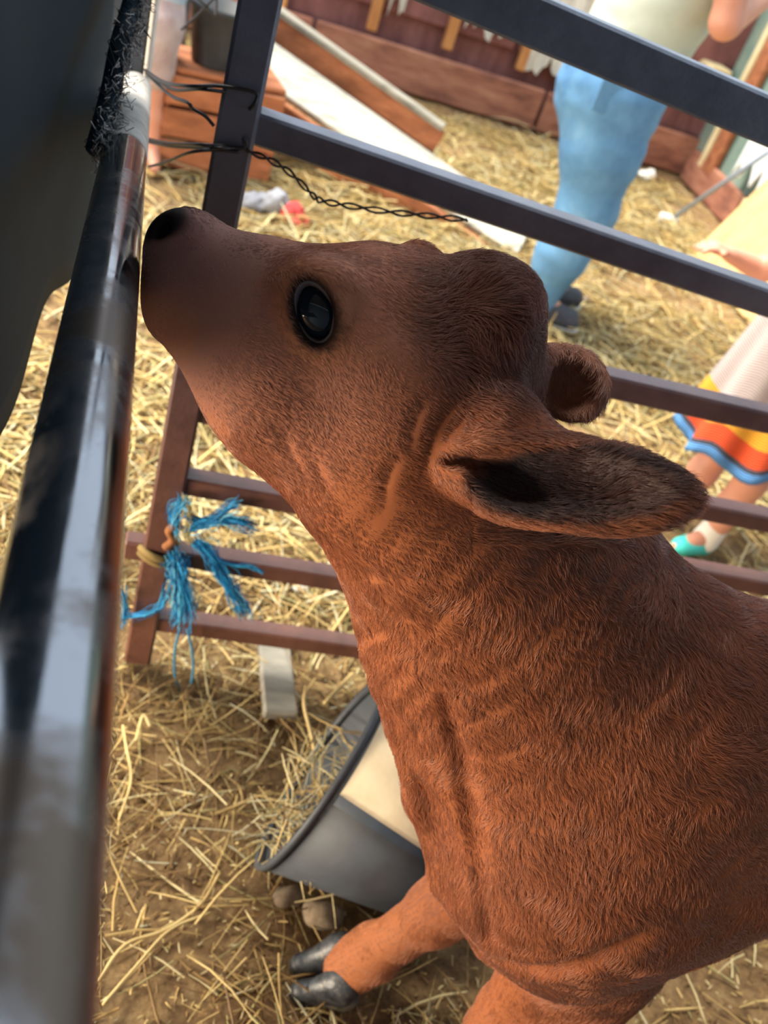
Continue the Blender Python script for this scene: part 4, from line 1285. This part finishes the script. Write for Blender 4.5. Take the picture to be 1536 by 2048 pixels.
def shell_of(name, cones, h, mat, parent, pad=.2, blend=.03, cut=None):
    F_ = field_for([c[0] for c in cones] + [c[2] for c in cones], pad, h)
    for c in cones: F_.cone(c[0], c[1], c[2], c[3], c[4] if len(c) > 4 else 1, blend)
    x, y, z = F_.g
    F_.F = F_.F + (.0022 * np.sin(z * 95)[None, None, :] * np.sin(x * 21 + 1)[:, None, None] * np.cos(y * 27)[None, :, None]).astype(np.float32)
    if cut: F_.F = cut(F_)
    return link(name, F_.mesh(name), mat, parent)
v3 = lambda *a: np.array(a, float)

# adult in jeans
YA = 2.78
A1 = lambda u, v, y=YA: at(u, v, Y=y)
foot = at(1092, 632, Z=.0)
pr = empty('person', tuple(foot), 'adult in blue jeans and pale green shirt standing beyond the gate with bent elbow', 'person')
hipc = A1(1228, 170)
J = dict(hip_l=hipc + v3(.0, -.085, .02), hip_r=hipc + v3(.0, .085, .02), knee_l=A1(1172, 420, 2.70), knee_r=A1(1180, 420, 2.87),
         ankle_l=at(1080, 588, Y=2.72), ankle_r=at(1086, 585, Y=2.86), toe_l=v3(.95, -.2, 0), toe_r=v3(.95, .2, 0),
         chest=hipc + v3(.06, 0, .42), neck=hipc + v3(.09, 0, .60), head=hipc + v3(.10, .01, .68), face=v3(.8, .5, 0), fwd=v3(1, 0, 0),
         sho_l=hipc + v3(.08, -.17, .52), sho_r=hipc + v3(.08, .17, .52), elb_l=at(1452, 45, Y=2.56), elb_r=hipc + v3(.16, .26, .26),
         wri_l=hipc + v3(.34, -.02, .38), wri_r=hipc + v3(.36, .12, .36))
for k_ in ('ankle_l', 'ankle_r'): J[k_][2] = .07
figure(pr, J, 1.0, .009, M['skin'])
jc = [(hipc + v3(0, 0, .10), .150, hipc + v3(0, 0, -.02), .165, .95)]
for sd, o in (('l', -.05), ('r', .05)):
    jc += [(hipc + v3(0, o, -.02), .135, J['knee_' + sd] * .5 + hipc * .5 + v3(0, o * .4, 0), .118), (J['knee_' + sd] * .5 + hipc * .5 + v3(0, o * .4, 0), .118, J['knee_' + sd], .088),
           (J['knee_' + sd], .088, J['knee_' + sd] * .5 + J['ankle_' + sd] * .5, .080), (J['knee_' + sd] * .5 + J['ankle_' + sd] * .5, .080, J['ankle_' + sd] + v3(0, 0, .0), .060)]
def jcut(F_): return np.maximum(np.maximum(F_.F, (F_.g[2] - (hipc[2] + .13))[None, None, :]), (.045 - F_.g[2])[None, None, :])
shell_of('jeans', jc, .009, M['jeans'], pr, .2, .04, jcut)
pk = A1(1205, 152, 2.615)
MB().box((hipc[0] - .06, YA - .168, hipc[2] + .0), .085, .008, .10, bev=.003).build('pocket', M['jeans'], pr)
sc_ = [(hipc + v3(.0, 0, .05), .160, hipc + v3(.03, 0, .25), .155, .95), (hipc + v3(.03, 0, .25), .155, J['chest'] + v3(0, 0, .04), .16, .95)]
for sd in 'lr':
    sc_ += [(J['chest'] + v3(0, 0, .05), .09, J['sho_' + sd], .075), (J['sho_' + sd], .075, J['sho_' + sd] * .4 + J['elb_' + sd] * .6, .066)]
shell_of('shirt', sc_, .009, M['shirt'], pr, .2, .04, lambda F_: np.maximum(F_.F, (hipc[2] + .02 - F_.g[2] + .04 * np.sin(F_.g[0] * 9)[:, None, None] * 0)[None, None, :] if False else (hipc[2] + .015 - F_.g[2])[None, None, :]))
hd = J['head']
shell_of('hair', [(hd + v3(-.03, -.02, .09), .085, hd + v3(-.05, -.03, -.04), .07)], .009, M['hair'], pr, .12, .02)
for sd in 'lr':
    a_ = J['ankle_' + sd]
    sh = shell_of('shoe', [(a_ + v3(-.02, 0, -.025), .045, a_ + J['toe_' + sd] * .13 + v3(0, 0, -.035), .038)], .006, M['shoe_dark'], pr, .08, .02, lambda F_: np.maximum(F_.F, (.012 - F_.g[2])[None, None, :]))
    shell_of('sole', [(a_ + v3(-.02, 0, -.05), .046, a_ + J['toe_' + sd] * .135 + v3(0, 0, -.05), .040)], .006, M['sole'], sh, .08, .02, lambda F_: np.maximum(np.maximum(F_.F, (.001 - F_.g[2])[None, None, :]), (F_.g[2] - .016)[None, None, :]))

# child in the striped-hem dress
f1 = at(1385, 1098, Z=0); f2 = at(1322, 1032, Z=0)
ch = empty('person', tuple(f1), 'small child in ribbed grey dress with rainbow striped hem and turquoise shoes behind the gate', 'person')
hipc = v3(1.275, 1.66, .43)
J = dict(hip_l=hipc + v3(.0, -.05, 0), hip_r=hipc + v3(0, .05, 0), knee_l=v3(1.318, 1.585, .235), knee_r=v3(1.30, 1.72, .225), ankle_l=f1 + v3(.02, 0, .05), ankle_r=f2 + v3(.02, 0, .05),
         toe_l=v3(-.9, -.3, 0), toe_r=v3(-.95, -.1, 0), chest=hipc + v3(.0, 0, .25), neck=hipc + v3(0, 0, .35), head=hipc + v3(-.01, 0, .40), face=v3(-1, -.1, 0), fwd=v3(-1, 0, 0),
         sho_l=hipc + v3(0, -.11, .30), sho_r=hipc + v3(0, .11, .30), elb_l=v3(1.25, 1.53, .62), elb_r=hipc + v3(-.06, .18, .20), wri_l=v3(1.165, 1.56, .675), wri_r=hipc + v3(-.16, .16, .22))
figure(ch, J, .66, .006, M['skin'], (1, .9, 1, 1))
def dress_mat():
    t = NT('ribbed_dress')
    tc = t.n('ShaderNodeTexCoord'); sp = t.n('ShaderNodeSeparateXYZ'); t.l(tc.outputs['UV'], sp.inputs[0])
    r = t.n('ShaderNodeValToRGB'); r.color_ramp.interpolation = 'CONSTANT'
    e = r.color_ramp.elements
    st = [(0.0, srgb(92, 150, 214)), (.045, srgb(70, 74, 88)), (.07, srgb(222, 84, 42)), (.16, srgb(236, 168, 52)), (.27, srgb(186, 172, 170))]
    while len(e) < len(st): e.new(.5)
    for el, (p_, c_) in zip(e, st): el.position = p_; el.color = c_
    t.l(sp.outputs[1], r.inputs[0])
    w = t.n('ShaderNodeTexWave', i_Scale=26.0, i_Distortion=0.0); w.wave_type = 'BANDS'; w.bands_direction = 'Y'
    t.l(tc.outputs['UV'], w.inputs[0])
    t.base(r.outputs[0]).set(Roughness=.9); t.bump(w.outputs[1], .6, .006)
    return t.m
M['dress'] = dress_mat()
def dress():
    n, m = 72, 40
    top = hipc + v3(.0, 0, .34); bot = v3(1.30, 1.66, .275)
    V_, F_, uv = [], [], []
    for th in (0, .004):
        for j in range(m + 1):
            t = j / m
            c = bot * (1 - t) + top * t
            r0 = .082 * (1 - t) ** 1.1 + .088
            for i in range(n):
                a = 2 * math.pi * i / n
                fold = 1 + .10 * (1 - t) ** 1.5 * math.sin(7 * a + 1) + .05 * (1 - t) * math.sin(13 * a)
                r_ = r0 * fold - th
                V_.append(c + v3(r_ * math.cos(a), r_ * .85 * math.sin(a), .012 * (1 - t) * math.sin(7 * a)))
    N_ = n * (m + 1)
    for j in range(m):
        for i in range(n):
            q = [j * n + i, j * n + (i + 1) % n, (j + 1) * n + (i + 1) % n, (j + 1) * n + i]
            F_.append(q); F_.append([N_ + k for k in q][::-1])
    for i in range(n):
        F_.append([i, N_ + i, N_ + (i + 1) % n, (i + 1) % n])
        b_ = m * n; F_.append([b_ + i, b_ + (i + 1) % n, N_ + b_ + (i + 1) % n, N_ + b_ + i])
    me_ = mesh_from('dress', V_, F_, True)
    ul = me_.uv_layers.new(name='UVMap')
    vi = np.zeros(len(me_.loops), np.int32); me_.loops.foreach_get('vertex_index', vi)
    vi = vi % N_
    ul.data.foreach_set('uv', np.stack([(vi % n) / n, (vi // n) / m], 1).astype(np.float32).ravel())
    return link('dress', me_, M['dress'], ch)
dress()
hd = J['head']
shell_of('hair', [(hd + v3(.03, 0, .06), .068, hd + v3(.05, 0, -.03), .05)], .006, M['hair'], ch, .1, .02)
for sd in 'lr':
    a_ = J['ankle_' + sd]
    shell_of('sock', [(a_ + v3(.0, 0, .035), .031, a_ + v3(-.005, 0, -.015), .034)], .005, M['sock'], ch, .06, .015)
    shell_of('shoe', [(a_ + v3(-.005, 0, -.026), .031, a_ + J['toe_' + sd] * .085 + v3(0, 0, -.030), .024)], .005, M['teal_shoe'], ch, .06, .015, lambda F_: np.maximum(F_.F, (.002 - F_.g[2])[None, None, :]))

# child in shorts, mostly hidden by the upright and the gate post
f1 = at(302, 328, Z=0)
c2 = empty('person', tuple(f1), 'bare legged child in pale shorts behind the gate post near the crate', 'person')
hipc = v3(f1[0] - .05, f1[1] + .05, .44)
J = dict(hip_l=hipc + v3(0, -.05, 0), hip_r=hipc + v3(-.03, .06, 0), knee_l=hipc + v3(.02, -.05, -.20), knee_r=hipc + v3(-.05, .07, -.20), ankle_l=f1 + v3(0.0, 0, .05), ankle_r=f1 + v3(-.09, .10, .05),
         toe_l=v3(.2, -.9, 0), toe_r=v3(.2, -.9, 0), chest=hipc + v3(0, 0, .27), neck=hipc + v3(0, 0, .37), head=hipc + v3(0, -.01, .42), face=v3(0, -1, 0), fwd=v3(0, -1, 0),
         sho_l=hipc + v3(.11, 0, .31), sho_r=hipc + v3(-.11, 0, .31), elb_l=hipc + v3(.13, -.02, .42), elb_r=hipc + v3(-.15, -.02, .18), wri_l=hipc + v3(.08, -.10, .52), wri_r=hipc + v3(-.14, -.12, .20))
figure(c2, J, .68, .008, M['skin'])
sc_ = [(hipc + v3(0, 0, .06), .088, hipc, .098, 1)]
for sd in 'lr': sc_ += [(J['hip_' + sd], .085, J['hip_' + sd] * .35 + J['knee_' + sd] * .65, .075)]
shell_of('shorts', sc_, .007, M['shorts'], c2, .14, .03)
sc_ = [(hipc + v3(0, 0, .10), .092, J['chest'], .098, 1)]
for sd in 'lr': sc_ += [(J['chest'] + v3(0, 0, .03), .06, J['sho_' + sd], .052), (J['sho_' + sd], .052, J['elb_' + sd] * .6 + J['sho_' + sd] * .4, .046)]
shell_of('shirt', sc_, .008, M['shirt_blue'], c2, .14, .03)
shell_of('hair', [(J['head'] + v3(0, .03, .06), .068, J['head'] + v3(0, .04, -.01), .055)], .008, M['hair'], c2, .1, .02)
